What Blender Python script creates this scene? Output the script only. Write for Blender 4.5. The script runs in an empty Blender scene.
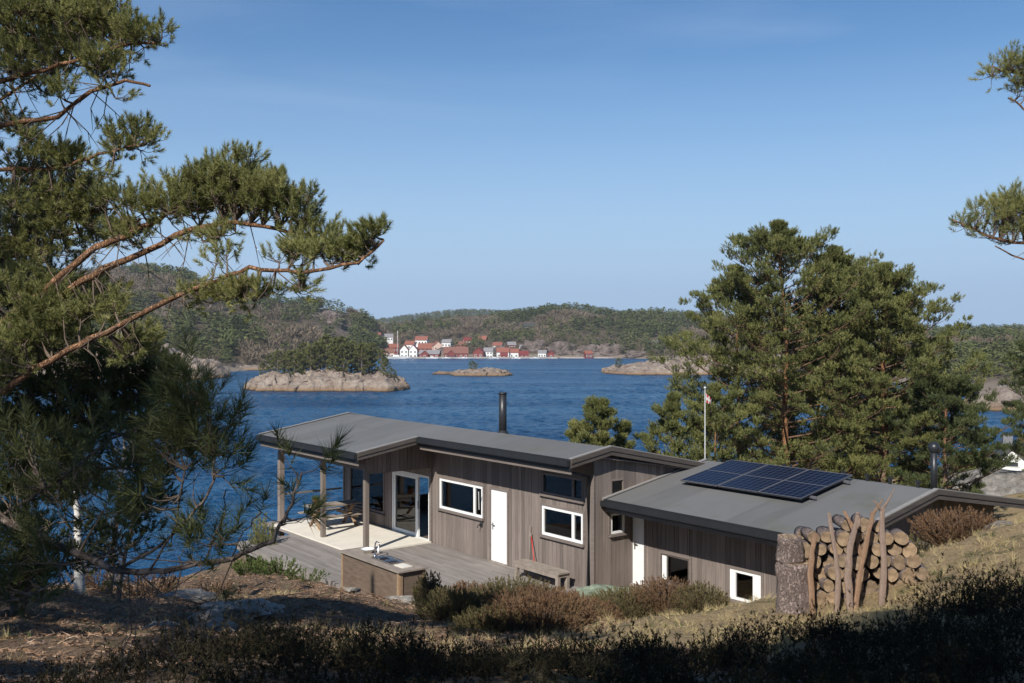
import bpy, bmesh, math, random
import numpy as np
from mathutils import Vector, Matrix, noise

random.seed(7)
rng = np.random.default_rng(7)
F, CX, H0, CZ = 995.0, 512.0, 335.0, 16.5
scene = bpy.context.scene
col = scene.collection

def P(px, py, d):
    """point seen at a photograph pixel at a chosen real distance (metres)"""
    return Vector(((px - CX) / F * d, d, CZ - (py - H0) / F * d))

def to_px(p):
    return CX + p[0] / p[1] * F, H0 + (CZ - p[2]) / p[1] * F

# ------------------------------------------------------------------ objects
def tag(o, label=None, cat=None, group=None, kind=None):
    if label: o['label'] = label
    if cat: o['category'] = cat
    if group: o['group'] = group
    if kind: o['kind'] = kind
    return o

def empty(name, loc, rz=0.0, label=None, cat=None, group=None):
    o = bpy.data.objects.new(name, None)
    col.objects.link(o)
    o.location = loc
    o.rotation_euler = (0, 0, rz)
    o.empty_display_size = 0.2
    return tag(o, label, cat, group)

def copy_thing(o, loc, rz=None, scale=None, label=None):
    r = o.copy(); col.objects.link(r)
    r.location = loc
    if rz is not None: r.rotation_euler = (0, 0, rz)
    if scale is not None: r.scale = scale
    if label: r['label'] = label
    for ch in list(o.children):
        c = ch.copy(); col.objects.link(c); c.parent = r
        for g in list(ch.children):
            d = g.copy(); col.objects.link(d); d.parent = c
    return r

class MB:
    def __init__(self, xf=None):
        self.v = []; self.f = []; self.m = []; self.sm = []; self.xf = xf
    def add(self, vs, fs, mi=0, smooth=False):
        b = len(self.v)
        for p in vs:
            self.v.append(tuple(self.xf(*p)) if self.xf else tuple(p))
        for f in fs:
            self.f.append(tuple(b + i for i in f)); self.m.append(mi); self.sm.append(smooth)
        return self
    def box(self, a0, a1, b0, b1, z0, z1, mi=0):
        vs = [(a0,b0,z0),(a1,b0,z0),(a1,b1,z0),(a0,b1,z0),(a0,b0,z1),(a1,b0,z1),(a1,b1,z1),(a0,b1,z1)]
        return self.add(vs, [(0,3,2,1),(4,5,6,7),(0,1,5,4),(1,2,6,5),(2,3,7,6),(3,0,4,7)], mi)
    def hexa(self, vs, mi=0):
        return self.add(vs, [(0,3,2,1),(4,5,6,7),(0,1,5,4),(1,2,6,5),(2,3,7,6),(3,0,4,7)], mi)
    def bar(self, p, q, w, h, mi=0, up=(0,0,1)):
        p = Vector(p); q = Vector(q); d = (q - p).normalized()
        u = Vector(up)
        s = d.cross(u)
        if s.length < 1e-4: s = d.cross(Vector((0,1,0)))
        s.normalize(); t = s.cross(d)
        s *= w/2; t *= h/2
        return self.hexa([p-s-t, q-s-t, q+s-t, p+s-t, p-s+t, q-s+t, q+s+t, p+s+t], mi)
    def tube(self, pts, rs, n=8, mi=0, cap=True, smooth=True, wob=0.0):
        pts = [Vector(p) for p in pts]
        if not hasattr(rs, '__len__'): rs = [rs]*len(pts)
        vs = []; fs = []
        d0 = (pts[1]-pts[0]).normalized()
        ref = Vector((0,0,1)) if abs(d0.z) < .9 else Vector((1,0,0))
        for i, p in enumerate(pts):
            a = pts[max(i-1,0)]; b = pts[min(i+1,len(pts)-1)]
            d = (b-a).normalized()
            s = d.cross(ref).normalized(); t = s.cross(d)
            for k in range(n):
                an = 2*math.pi*k/n
                r = rs[i]*(1+(random.random()-.5)*wob)
                vs.append(p + s*math.cos(an)*r + t*math.sin(an)*r)
        for i in range(len(pts)-1):
            for k in range(n):
                k2 = (k+1) % n
                fs.append((i*n+k, i*n+k2, (i+1)*n+k2, (i+1)*n+k))
        self.add(vs, fs, mi, smooth)
        if cap:
            b = len(self.v) - len(vs)
            self.f.append(tuple(b+k for k in reversed(range(n)))); self.m.append(mi); self.sm.append(False)
            b2 = b + (len(pts)-1)*n
            self.f.append(tuple(b2+k for k in range(n))); self.m.append(mi); self.sm.append(False)
        return self
    def lathe(self, prof, c=(0,0,0), n=16, mi=0):
        vs = []; fs = []
        for r, z in prof:
            for k in range(n):
                a = 2*math.pi*k/n
                vs.append((c[0]+r*math.cos(a), c[1]+r*math.sin(a), c[2]+z))
        for i in range(len(prof)-1):
            for k in range(n):
                k2=(k+1)%n
                fs.append((i*n+k,i*n+k2,(i+1)*n+k2,(i+1)*n+k))
        fs.append(tuple(reversed(range(n)))); fs.append(tuple((len(prof)-1)*n+k for k in range(n)))
        return self.add(vs, fs, mi, True)
    def build(self, name, mats, parent=None, loc=None, bevel=0.0):
        me = bpy.data.meshes.new(name)
        me.from_pydata(self.v, [], self.f)
        if not isinstance(mats, (list, tuple)): mats = [mats]
        for m in mats: me.materials.append(m)
        me.polygons.foreach_set('material_index', self.m)
        me.polygons.foreach_set('use_smooth', self.sm)
        bm = bmesh.new(); bm.from_mesh(me)
        bmesh.ops.recalc_face_normals(bm, faces=bm.faces)
        bm.to_mesh(me); bm.free()
        o = bpy.data.objects.new(name, me); col.objects.link(o)
        if parent: o.parent = parent
        if loc is not None: o.location = loc
        if bevel:
            b = o.modifiers.new('bevel', 'BEVEL'); b.width = bevel; b.segments = 1; b.limit_method = 'ANGLE'
        return o

def np_mesh(name, V, T, mats, parent=None, loc=None, mi=None, smooth=False):
    """V (n,3), T (m,k) faces of equal size"""
    V = np.asarray(V, dtype=np.float32); T = np.asarray(T, dtype=np.int32)
    me = bpy.data.meshes.new(name)
    k = T.shape[1]
    me.vertices.add(len(V)); me.vertices.foreach_set('co', V.ravel())
    me.loops.add(T.size); me.loops.foreach_set('vertex_index', T.ravel())
    me.polygons.add(len(T))
    me.polygons.foreach_set('loop_start', np.arange(0, T.size, k, dtype=np.int32))
    me.polygons.foreach_set('loop_total', np.full(len(T), k, dtype=np.int32))
    if not isinstance(mats, (list, tuple)): mats = [mats]
    for m in mats: me.materials.append(m)
    if mi is not None: me.polygons.foreach_set('material_index', np.asarray(mi, dtype=np.int32))
    if smooth: me.polygons.foreach_set('use_smooth', np.ones(len(T), dtype=bool))
    me.update(calc_edges=True); me.validate()
    o = bpy.data.objects.new(name, me); col.objects.link(o)
    if parent: o.parent = parent
    if loc is not None: o.location = loc
    return o

def grid_faces(nu, nv):
    i = np.arange(nu-1)[:,None]; j = np.arange(nv-1)[None,:]
    a = (i*nv + j).ravel()
    return np.stack([a, a+nv, a+nv+1, a+1], 1)

def fbm(x, y, s, o=4, seed=0.0):
    return noise.fractal(Vector((x/s+seed, y/s-seed, seed*.37)), 1.0, 2.1, o)

# ---------------------------------------------------------------- materials
def nodes(name):
    m = bpy.data.materials.new(name); m.use_nodes = True
    nt = m.node_tree
    return m, nt, nt.nodes, nt.links, nt.nodes['Principled BSDF']

def ramp(N, stops):
    r = N.new('ShaderNodeValToRGB')
    el = r.color_ramp.elements
    while len(el) < len(stops): el.new(0.5)
    for e, (p, c) in zip(el, stops):
        e.position = p; e.color = (c[0], c[1], c[2], 1)
    return r

def coords(N, L, kind='Object', scale=(1,1,1)):
    tc = N.new('ShaderNodeTexCoord'); mp = N.new('ShaderNodeMapping')
    mp.inputs['Scale'].default_value = scale
    if kind == 'World':
        g = N.new('ShaderNodeNewGeometry'); L.new(g.outputs['Position'], mp.inputs['Vector'])
    else:
        L.new(tc.outputs[kind], mp.inputs['Vector'])
    return mp.outputs['Vector']

def tex(N, L, vec, scale, detail=4, rough=.6, dist=0.0):
    t = N.new('ShaderNodeTexNoise')
    t.inputs['Scale'].default_value = scale; t.inputs['Detail'].default_value = detail
    t.inputs['Roughness'].default_value = rough; t.inputs['Distortion'].default_value = dist
    L.new(vec, t.inputs['Vector'])
    return t

def mixc(N, L, a, b, fac, mode='MIX'):
    m = N.new('ShaderNodeMix'); m.data_type = 'RGBA'; m.blend_type = mode
    for s, x in ((6, a), (7, b)):
        if isinstance(x, (tuple, list)): m.inputs[s].default_value = (*x[:3], 1)
        else: L.new(x, m.inputs[s])
    if isinstance(fac, (int, float)): m.inputs[0].default_value = fac
    else: L.new(fac, m.inputs[0])
    return m.outputs[2]

def bump(N, L, h, strength, dist, bsdf):
    b = N.new('ShaderNodeBump'); b.inputs['Strength'].default_value = strength; b.inputs['Distance'].default_value = dist
    L.new(h, b.inputs['Height']); L.new(b.outputs['Normal'], bsdf.inputs['Normal'])
    return b

def simple(name, c, rough=.6, var=.15, scale=6, metallic=0.0, bumpd=0.0, stretch=(1,1,1), island=0.0, spec=.5):
    m, nt, N, L, b = nodes(name)
    v = coords(N, L, 'Object', stretch)
    t = tex(N, L, v, scale, 5)
    lo = tuple(x*(1-var) for x in c); hi = tuple(min(1, x*(1+var)) for x in c)
    r = ramp(N, [(.3, lo), (.7, hi)]); L.new(t.outputs['Fac'], r.inputs['Fac'])
    out = r.outputs['Color']
    if island:
        g = N.new('ShaderNodeNewGeometry')
        mr = N.new('ShaderNodeMapRange'); mr.inputs[3].default_value = 1-island; mr.inputs[4].default_value = 1+island
        L.new(g.outputs['Random Per Island'], mr.inputs[0])
        cb = N.new('ShaderNodeCombineColor')
        for i in range(3): L.new(mr.outputs[0], cb.inputs[i])
        out = mixc(N, L, out, cb.outputs[0], 1.0, 'MULTIPLY')
    L.new(out, b.inputs['Base Color'])
    b.inputs['Roughness'].default_value = rough; b.inputs['Metallic'].default_value = metallic
    b.inputs['Specular IOR Level'].default_value = spec
    if bumpd: bump(N, L, t.outputs['Fac'], 1.0, bumpd, b)
    return m

def wood(name, c1, c2, grain=(1,1,.04), scale=30, island=.22, rough=.8, bd=.003):
    m, nt, N, L, b = nodes(name)
    v = coords(N, L, 'Object', grain)
    t = tex(N, L, v, scale, 6, .65, .4)
    t2 = tex(N, L, coords(N, L, 'Object'), .7, 4)
    r = ramp(N, [(.3, c1), (.72, c2)]); L.new(t.outputs['Fac'], r.inputs['Fac'])
    g = N.new('ShaderNodeNewGeometry')
    mr = N.new('ShaderNodeMapRange'); mr.inputs[3].default_value = 1-island; mr.inputs[4].default_value = 1+island
    L.new(g.outputs['Random Per Island'], mr.inputs[0])
    mr2 = N.new('ShaderNodeMapRange'); mr2.inputs[3].default_value = .78; mr2.inputs[4].default_value = 1.2
    L.new(t2.outputs['Fac'], mr2.inputs[0])
    mu = N.new('ShaderNodeMath'); mu.operation = 'MULTIPLY'; L.new(mr.outputs[0], mu.inputs[0]); L.new(mr2.outputs[0], mu.inputs[1])
    cb = N.new('ShaderNodeCombineColor')
    for i in range(3): L.new(mu.outputs[0], cb.inputs[i])
    L.new(mixc(N, L, r.outputs['Color'], cb.outputs[0], 1.0, 'MULTIPLY'), b.inputs['Base Color'])
    b.inputs['Roughness'].default_value = rough; b.inputs['Specular IOR Level'].default_value = .3
    bump(N, L, t.outputs['Fac'], .8, bd, b)
    return m

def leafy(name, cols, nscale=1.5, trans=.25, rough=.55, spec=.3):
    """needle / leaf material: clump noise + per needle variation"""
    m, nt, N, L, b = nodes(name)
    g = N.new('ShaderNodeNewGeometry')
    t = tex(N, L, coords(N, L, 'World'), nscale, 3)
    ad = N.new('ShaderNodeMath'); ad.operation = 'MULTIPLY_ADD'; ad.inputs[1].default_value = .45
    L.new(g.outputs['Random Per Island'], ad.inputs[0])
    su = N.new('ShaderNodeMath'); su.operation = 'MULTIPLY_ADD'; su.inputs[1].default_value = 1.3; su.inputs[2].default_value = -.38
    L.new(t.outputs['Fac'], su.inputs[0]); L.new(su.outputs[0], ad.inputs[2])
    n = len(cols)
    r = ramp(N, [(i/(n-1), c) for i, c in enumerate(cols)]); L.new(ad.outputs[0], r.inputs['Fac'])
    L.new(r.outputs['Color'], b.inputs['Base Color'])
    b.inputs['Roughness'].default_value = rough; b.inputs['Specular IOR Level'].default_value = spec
    if trans:
        tr = N.new('ShaderNodeBsdfTranslucent'); L.new(r.outputs['Color'], tr.inputs['Color'])
        mx = N.new('ShaderNodeMixShader'); mx.inputs[0].default_value = trans
        L.new(b.outputs[0], mx.inputs[1]); L.new(tr.outputs[0], mx.inputs[2])
        L.new(mx.outputs[0], N['Material Output'].inputs['Surface'])
    return m

M = {}
M['clad'] = wood('weathered cladding', (.14,.112,.096), (.235,.195,.17))
M['trim'] = wood('trim board', (.13,.105,.09), (.21,.175,.155), (.06,.06,1), 26, .1)
M['deck'] = wood('deck boards', (.17,.15,.135), (.29,.26,.235), (.05,1,1), 26, .16)
M['post'] = wood('post wood', (.13,.105,.086), (.21,.175,.148), (1,1,.05), 26, .1)
M['brownwood'] = wood('brown plywood', (.10,.072,.05), (.185,.135,.10), (.2,.2,1), 14, .12)
M['greywood'] = wood('grey furniture wood', (.2,.165,.135), (.32,.27,.225), (.3,.3,.3), 18, .15)
M['tablewood'] = wood('table wood', (.22,.14,.08), (.36,.25,.16), (.3,.3,.3), 18, .15)
M['white'] = simple('white paint', (.80,.80,.78), .45, .04, 3)
M['black'] = simple('black coated metal', (.02,.021,.024), .4, .2, 8)
M['gutter'] = simple('dark zinc gutter', (.012,.013,.015), .65, .2, 3)
M['barge'] = wood('dark barge board', (.06,.05,.043), (.105,.088,.077), (.06,.06,1), 26, .08)
M['edge'] = simple('grey metal edge', (.24,.225,.21), .6, .1, 5)
M['chrome'] = simple('steel', (.6,.6,.6), .25, .05, 5, 1.0)
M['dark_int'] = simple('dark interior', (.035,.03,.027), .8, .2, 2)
M['int_floor'] = simple('interior floor', (.12,.09,.065), .5, .2, 2)
M['pad'] = simple('pale terrace pad', (.66,.61,.52), .85, .07, 2.5)
M['red'] = simple('red plastic', (.5,.03,.02), .4)
M['solarframe'] = simple('solar frame', (.16,.16,.17), .5, .05, 5, .3)
M['terracotta'] = simple('terracotta', (.4,.16,.08), .8)

def glass():
    m, nt, N, L, b = nodes('window glass')
    N.remove(b)
    tr = N.new('ShaderNodeBsdfTransparent'); tr.inputs['Color'].default_value = (.93,.96,.96,1)
    gl = N.new('ShaderNodeBsdfGlossy'); gl.inputs['Roughness'].default_value = .02
    fr = N.new('ShaderNodeFresnel'); fr.inputs['IOR'].default_value = 1.7
    mx = N.new('ShaderNodeMixShader')
    L.new(fr.outputs[0], mx.inputs[0]); L.new(tr.outputs[0], mx.inputs[1]); L.new(gl.outputs[0], mx.inputs[2])
    L.new(mx.outputs[0], N['Material Output'].inputs['Surface'])
    return m
M['glass'] = glass()

def roof_felt():
    m, nt, N, L, b = nodes('grey roofing felt')
    v = coords(N, L, 'Object', (1,.15,1))
    # sheets laid up the slope, about a metre wide, each a slightly different grey
    sx = N.new('ShaderNodeSeparateXYZ'); L.new(coords(N, L, 'Object'), sx.inputs[0])
    fl = N.new('ShaderNodeMath'); fl.operation = 'FLOOR'
    dv = N.new('ShaderNodeMath'); dv.operation = 'MULTIPLY'; dv.inputs[1].default_value = 1.02; L.new(sx.outputs[0], dv.inputs[0])
    L.new(dv.outputs[0], fl.inputs[0])
    wn = N.new('ShaderNodeTexWhiteNoise'); wn.noise_dimensions = '1D'; L.new(fl.outputs[0], wn.inputs['W'])
    t = tex(N, L, v, 3, 5); t2 = tex(N, L, coords(N, L, 'Object'), 90, 2)
    a = mixc(N, L, (.078,.081,.083), (.128,.13,.13), wn.outputs['Value'])
    a2 = mixc(N, L, a, (.14,.136,.128), t.outputs['Fac'])
    mo = N.new('ShaderNodeMapRange'); mo.inputs[1].default_value=.55; mo.inputs[2].default_value=.75
    L.new(tex(N, L, coords(N, L, 'Object'), .9, 4).outputs['Fac'], mo.inputs[0])
    a3 = mixc(N, L, a2, (.105,.105,.085), mo.outputs[0])
    L.new(a3, b.inputs['Base Color']); b.inputs['Roughness'].default_value = .8
    fr = N.new('ShaderNodeMath'); fr.operation='FRACT'; L.new(dv.outputs[0], fr.inputs[0])
    gt = N.new('ShaderNodeMath'); gt.operation='LESS_THAN'; gt.inputs[1].default_value=.08; L.new(fr.outputs[0], gt.inputs[0])
    bp = bump(N, L, t2.outputs['Fac'], .5, .004, b)
    bp2 = N.new('ShaderNodeBump'); bp2.inputs['Distance'].default_value=.006; L.new(gt.outputs[0], bp2.inputs['Height']); L.new(bp2.outputs[0], bp.inputs['Normal'])
    return m
M['felt'] = roof_felt()

def bark(name, lo, hi, scale=14, ztop=None, top=(.34,.17,.085)):
    m, nt, N, L, b = nodes(name)
    v = coords(N, L, 'Object', (1,1,.7 if 'stump' in name else .35))
    vo = N.new('ShaderNodeTexVoronoi'); vo.inputs['Scale'].default_value = scale; vo.feature = 'DISTANCE_TO_EDGE'
    t = tex(N, L, v, scale*1.5, 5)
    wv = mixc(N, L, v, t.outputs['Color'], .12)
    L.new(wv, vo.inputs['Vector'])
    mr = N.new('ShaderNodeMapRange'); mr.inputs[2].default_value = .2; L.new(vo.outputs['Distance'], mr.inputs[0])
    mm = N.new('ShaderNodeMath'); mm.operation='MULTIPLY_ADD'; mm.inputs[1].default_value=.5
    L.new(mr.outputs[0], mm.inputs[0])
    m3 = N.new('ShaderNodeMath'); m3.operation='MULTIPLY'; m3.inputs[1].default_value=.55; L.new(t.outputs['Fac'], m3.inputs[0]); L.new(m3.outputs[0], mm.inputs[2])
    r = ramp(N, [(.15, lo), (.75, hi)]); L.new(mm.outputs[0], r.inputs['Fac'])
    out = r.outputs['Color']
    if ztop:
        s = N.new('ShaderNodeSeparateXYZ'); L.new(coords(N, L, 'Object'), s.inputs[0])
        q = N.new('ShaderNodeMapRange'); q.inputs[1].default_value = ztop[0]; q.inputs[2].default_value = ztop[1]
        L.new(s.outputs[2], q.inputs[0])
        out = mixc(N, L, out, mixc(N, L, top, tuple(x*.55 for x in top), t.outputs['Fac']), q.outputs[0])
    L.new(out, b.inputs['Base Color']); b.inputs['Roughness'].default_value = .9; b.inputs['Specular IOR Level'].default_value = .2
    bump(N, L, mm.outputs[0], 1.0, .02, b)
    return m
M['bark'] = bark('pine bark', (.06,.042,.032), (.21,.165,.14))
M['barkstump'] = bark('stump bark', (.055,.04,.034), (.32,.25,.22), 28)
M['barklimb'] = bark('pine limb bark', (.10,.055,.032), (.38,.21,.12), 30)
M['barkorange'] = bark('pine upper bark', (.07,.05,.038), (.2,.15,.12), 12, (2.0, 5.0), (.30,.15,.075))
M['barkfar'] = bark('far pine limb bark', (.06,.04,.028), (.22,.135,.085), 20)
M['barktwig'] = simple('twig bark', (.13,.095,.07), .9, .3, 20)
M['barkpole'] = bark('peeled pole bark', (.30,.16,.09), (.66,.42,.27), 60)
M['barkgrey'] = bark('grey pole bark', (.27,.18,.135), (.64,.47,.37), 60)
def birchbark():
    m, nt, N, L, b = nodes('birch bark')
    t = tex(N, L, coords(N, L, 'Object', (1,1,4)), 7, 5)
    r = ramp(N, [(.36, (.05,.045,.04)), (.47, (.62,.59,.54))]); L.new(t.outputs['Fac'], r.inputs['Fac'])
    L.new(r.outputs['Color'], b.inputs['Base Color']); b.inputs['Roughness'].default_value=.7
    return m
M['birch'] = birchbark()

def endgrain():
    m, nt, N, L, b = nodes('cut log end')
    v = coords(N, L, 'Object')
    t = tex(N, L, v, 9, 5)
    s = N.new('ShaderNodeSeparateXYZ'); L.new(v, s.inputs[0])
    cb = N.new('ShaderNodeCombineXYZ'); L.new(s.outputs[0], cb.inputs[0]); L.new(s.outputs[2], cb.inputs[2])
    ln = N.new('ShaderNodeVectorMath'); ln.operation = 'LENGTH'; L.new(cb.outputs[0], ln.inputs[0])
    mu = N.new('ShaderNodeMath'); mu.operation='MULTIPLY_ADD'; mu.inputs[1].default_value=330; L.new(ln.outputs['Value'], mu.inputs[0])
    m2 = N.new('ShaderNodeMath'); m2.operation='MULTIPLY'; m2.inputs[1].default_value=8; L.new(t.outputs['Fac'], m2.inputs[0]); L.new(m2.outputs[0], mu.inputs[2])
    sn = N.new('ShaderNodeMath'); sn.operation='SINE'; L.new(mu.outputs[0], sn.inputs[0])
    mr = N.new('ShaderNodeMapRange'); mr.inputs[1].default_value=-1; L.new(sn.outputs[0], mr.inputs[0])
    a = mixc(N, L, (.19,.125,.075), (.47,.335,.205), mr.outputs[0])
    oi = N.new('ShaderNodeObjectInfo')
    a2 = mixc(N, L, a, (.10,.08,.062), oi.outputs['Random'])
    a3 = mixc(N, L, a, a2, .5)
    r = ramp(N, [(.35, (.45,.42,.38)), (.6, (1,1,1))]); L.new(t.outputs['Fac'], r.inputs['Fac'])
    L.new(mixc(N, L, a3, r.outputs['Color'], 1.0, 'MULTIPLY'), b.inputs['Base Color'])
    b.inputs['Roughness'].default_value = .85
    bump(N, L, t.outputs['Fac'], .7, .01, b)
    return m
M['endgrain'] = endgrain()

def rock_mat(name, lo, hi, lich=(.42,.42,.38), sc=.6, shore=False, bd=.15):
    m, nt, N, L, b = nodes(name)
    w = coords(N, L, 'World')
    t = tex(N, L, w, sc, 8, .65, .3); t2 = tex(N, L, w, sc*5, 6, .7)
    r = ramp(N, [(.3, lo), (.5, hi), (.72, lich)]); L.new(t.outputs['Fac'], r.inputs['Fac'])
    k = ramp(N, [(.3, (.45,.42,.4)), (.6, (1.0,1.0,1.0))]); L.new(t2.outputs['Fac'], k.inputs['Fac'])
    c = mixc(N, L, r.outputs['Color'], k.outputs['Color'], .8, 'MULTIPLY')
    if shore:   # stained tide band just above the water
        s = N.new('ShaderNodeSeparateXYZ'); L.new(w, s.inputs[0])
        q = N.new('ShaderNodeMapRange'); q.inputs[1].default_value=.5; q.inputs[2].default_value=1.6; L.new(s.outputs[2], q.inputs[0])
        c = mixc(N, L, (.24,.155,.09), c, q.outputs[0])
        q2 = N.new('ShaderNodeMapRange'); q2.inputs[1].default_value=.1; q2.inputs[2].default_value=.5; L.new(s.outputs[2], q2.inputs[0])
        c = mixc(N, L, (.04,.032,.022), c, q2.outputs[0])
    L.new(c, b.inputs['Base Color']); b.inputs['Roughness'].default_value = .9; b.inputs['Specular IOR Level'].default_value=.25
    mm = N.new('ShaderNodeMath'); mm.operation='ADD'; L.new(t.outputs['Fac'], mm.inputs[0]); L.new(t2.outputs['Fac'], mm.inputs[1])
    bump(N, L, mm.outputs[0], 1.0, bd, b)
    return m
M['isle'] = rock_mat('skerry rock', (.16,.12,.095), (.34,.27,.215), (.42,.36,.30), .22, True, .8)
M['cliff'] = rock_mat('hillside cliff rock', (.07,.055,.045), (.19,.15,.13), (.32,.27,.235), .16, False, 1.5)
M['rock'] = rock_mat('grey rock', (.10,.09,.08), (.22,.205,.185), (.36,.34,.31), 2.2, False, .05)
M['palerock'] = rock_mat('pale rock', (.17,.15,.125), (.30,.275,.24), (.42,.40,.36), 3, False, .03)
M['lichenrock'] = rock_mat('green lichen rock', (.14,.17,.12), (.24,.28,.2), (.34,.38,.3), 2.2, False, .03)

# needles
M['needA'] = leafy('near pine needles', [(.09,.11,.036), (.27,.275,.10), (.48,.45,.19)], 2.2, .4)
M['needShade'] = leafy('shade-toned pine needles', [(.035,.048,.016), (.09,.102,.034), (.17,.17,.06)], 2.0, .25)  # darker copy of the near needles, with shade put into the colour
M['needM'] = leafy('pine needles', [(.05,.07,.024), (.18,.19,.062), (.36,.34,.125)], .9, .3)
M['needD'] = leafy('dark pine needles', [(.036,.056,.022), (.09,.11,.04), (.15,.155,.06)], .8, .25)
M['forest'] = leafy('distant conifers', [(.04,.056,.022), (.088,.10,.038), (.15,.15,.06)], .02, .0, .9, .05)
M['bare'] = leafy('distant leafless wood', [(.085,.066,.045), (.155,.122,.085), (.22,.18,.13)], .02, .0, .9, .05)
M['heather'] = leafy('heather', [(.05,.032,.02), (.15,.088,.05), (.21,.125,.07), (.13,.135,.055)], 1.3, .15, .8, .15)
M['heathergreen'] = leafy('green heather', [(.045,.034,.02), (.12,.09,.045), (.14,.13,.055), (.2,.125,.07)], 1.3, .15, .8, .15)
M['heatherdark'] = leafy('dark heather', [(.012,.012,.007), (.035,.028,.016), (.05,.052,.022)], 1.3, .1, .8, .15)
M['straw'] = leafy('dry grass', [(.30,.22,.11), (.52,.41,.22), (.42,.38,.17)], 1.0, .3, .8, .2)
M['green'] = leafy('green leaves', [(.05,.08,.02), (.10,.14,.035), (.17,.2,.06)], 1.5, .3)
M['litter'] = leafy('needle litter', [(.06,.035,.02), (.24,.145,.09), (.5,.38,.29)], 4.0, .0, .9, .1)

# --------------------------------------------------------------- the camera
cam = bpy.data.objects.new('camera', bpy.data.cameras.new('camera')); col.objects.link(cam)
cam.location = (0, 0, CZ); cam.rotation_euler = (math.radians(90), 0, 0)
cam.data.sensor_width = 36; cam.data.lens = 36*F/1024
cam.data.shift_y = -(341.5-H0)/1024
cam.data.clip_end = 12000; cam.data.clip_start = .05
cam.data.dof.use_dof = True; cam.data.dof.focus_distance = 27; cam.data.dof.aperture_fstop = 16
scene.camera = cam

# ------------------------------------------------------------ sun and sky
EL = math.radians(39); SD = Vector((.39, .92, 0)).normalized()
sd = Vector((SD.x*math.cos(EL), SD.y*math.cos(EL), -math.sin(EL)))
sl = bpy.data.lights.new('sun', 'SUN'); sl.energy = 5.0; sl.angle = math.radians(.53); sl.color = (1, .955, .88)
so = bpy.data.objects.new('sun', sl); col.objects.link(so); so.rotation_euler = sd.to_track_quat('-Z', 'Y').to_euler()
so.location = (-20, -40, 60)
w = bpy.data.worlds.new('World'); scene.world = w; w.use_nodes = True
WN, WL = w.node_tree.nodes, w.node_tree.links
sky = WN.new('ShaderNodeTexSky'); sky.sky_type = 'NISHITA'; sky.sun_disc = False
sky.sun_elevation = EL; sky.sun_rotation = math.radians(203); sky.air_density = .95; sky.dust_density = 0.1; sky.ozone_density = 2.4
# thin cirrus high up
tc = WN.new('ShaderNodeTexCoord'); mp = WN.new('ShaderNodeMapping'); mp.inputs['Scale'].default_value = (1.2, 1.2, 7); mp.inputs['Rotation'].default_value = (.15, .1, 0)
WL.new(tc.outputs['Generated'], mp.inputs[0])
cn = WN.new('ShaderNodeTexNoise'); cn.inputs['Scale'].default_value = 1.7; cn.inputs['Detail'].default_value = 7; cn.inputs['Distortion'].default_value = .8
WL.new(mp.outputs[0], cn.inputs['Vector'])
cr = WN.new('ShaderNodeMapRange'); cr.inputs[1].default_value = .5; cr.inputs[2].default_value = .8; cr.inputs[4].default_value = .14
WL.new(cn.outputs['Fac'], cr.inputs[0])
cm = WN.new('ShaderNodeMix'); cm.data_type = 'RGBA'; WL.new(cr.outputs[0], cm.inputs[0]); WL.new(sky.outputs[0], cm.inputs[6]); cm.inputs[7].default_value = (7.5, 8.0, 8.8, 1)
wbm = WN.new('ShaderNodeMix'); wbm.data_type='RGBA'; wbm.blend_type='MULTIPLY'; wbm.inputs[0].default_value=1; WL.new(cm.outputs[2], wbm.inputs[6]); wbm.inputs[7].default_value=(.955,.995,1.05,1)
hs = WN.new('ShaderNodeHueSaturation'); hs.inputs['Saturation'].default_value=1.2; WL.new(wbm.outputs[2], hs.inputs['Color']); 
sz_ = WN.new('ShaderNodeSeparateXYZ'); WL.new(tc.outputs['Generated'], sz_.inputs[0])
hz_ = ramp(WN, [(0,(1,1,1)),(.05,(.97,.97,.97)),(.115,(.70,.70,.70)),(.19,(.36,.36,.36)),(.27,(.10,.10,.10)),(.36,(0,0,0))]); WL.new(sz_.outputs[2], hz_.inputs['Fac'])
hm_ = WN.new('ShaderNodeMix'); hm_.data_type='RGBA'; WL.new(hz_.outputs['Color'], hm_.inputs[0]); WL.new(hs.outputs[0], hm_.inputs[6]); hm_.inputs[7].default_value=(4.05,5.8,8.2,1)
WL.new(hm_.outputs[2], WN['Background'].inputs['Color']); WN['Background'].inputs['Strength'].default_value = .083
scene.view_settings.view_transform = 'Standard'; scene.view_settings.look = 'None'
scene.view_settings.exposure = .30; scene.view_settings.gamma = 1

# ----------------------------------------------------------- near terrain
O = Vector((2.08, 25.24, 10.0)); AX = Vector((.613, -.79, 0)).normalized(); AY = Vector((.79, .613, 0)).normalized()
RZ = math.atan2(AX.y, AX.x)
def LW(x, y, z=0.0): return O + AX*x + AY*y + Vector((0,0,z))

cp = [(0,0,14.9),(-6,0,15.0),(6,0,15.2),(0,-12,15.8),(-18,-12,15),(18,-12,16.4),(-14,6,13.6),(0,-30,17),(-40,-30,15),(50,-30,19)]
for a in [(512,690,4.6),(200,690,4.6),(850,688,4.8),(200,668,8),(430,676,7),(600,676,7),(1000,640,6),(350,660,9.5),(650,660,9.5),(500,620,19),(600,630,17),(350,640,13),
          (400,600,22.5),(345,590,26),(320,582,27),(250,574,26),(200,580,23),(100,592,20),(0,588,19),(200,625,14),(50,648,10),(0,683,5.5),
          (740,604,23.0),(700,608,21.5),(640,604,23),(700,625,17.5),(800,604,14),(795,603,13.7),(840,603,13.6),(885,599,13.6),(930,588,14),(850,640,10.5),(1000,540,17),(1000,565,13),(1000,600,9),
          (600,655,11.5),(1200,500,20),(860,570,16.5)]:
    p = P(*a); cp.append((p.x,p.y,p.z))
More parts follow.
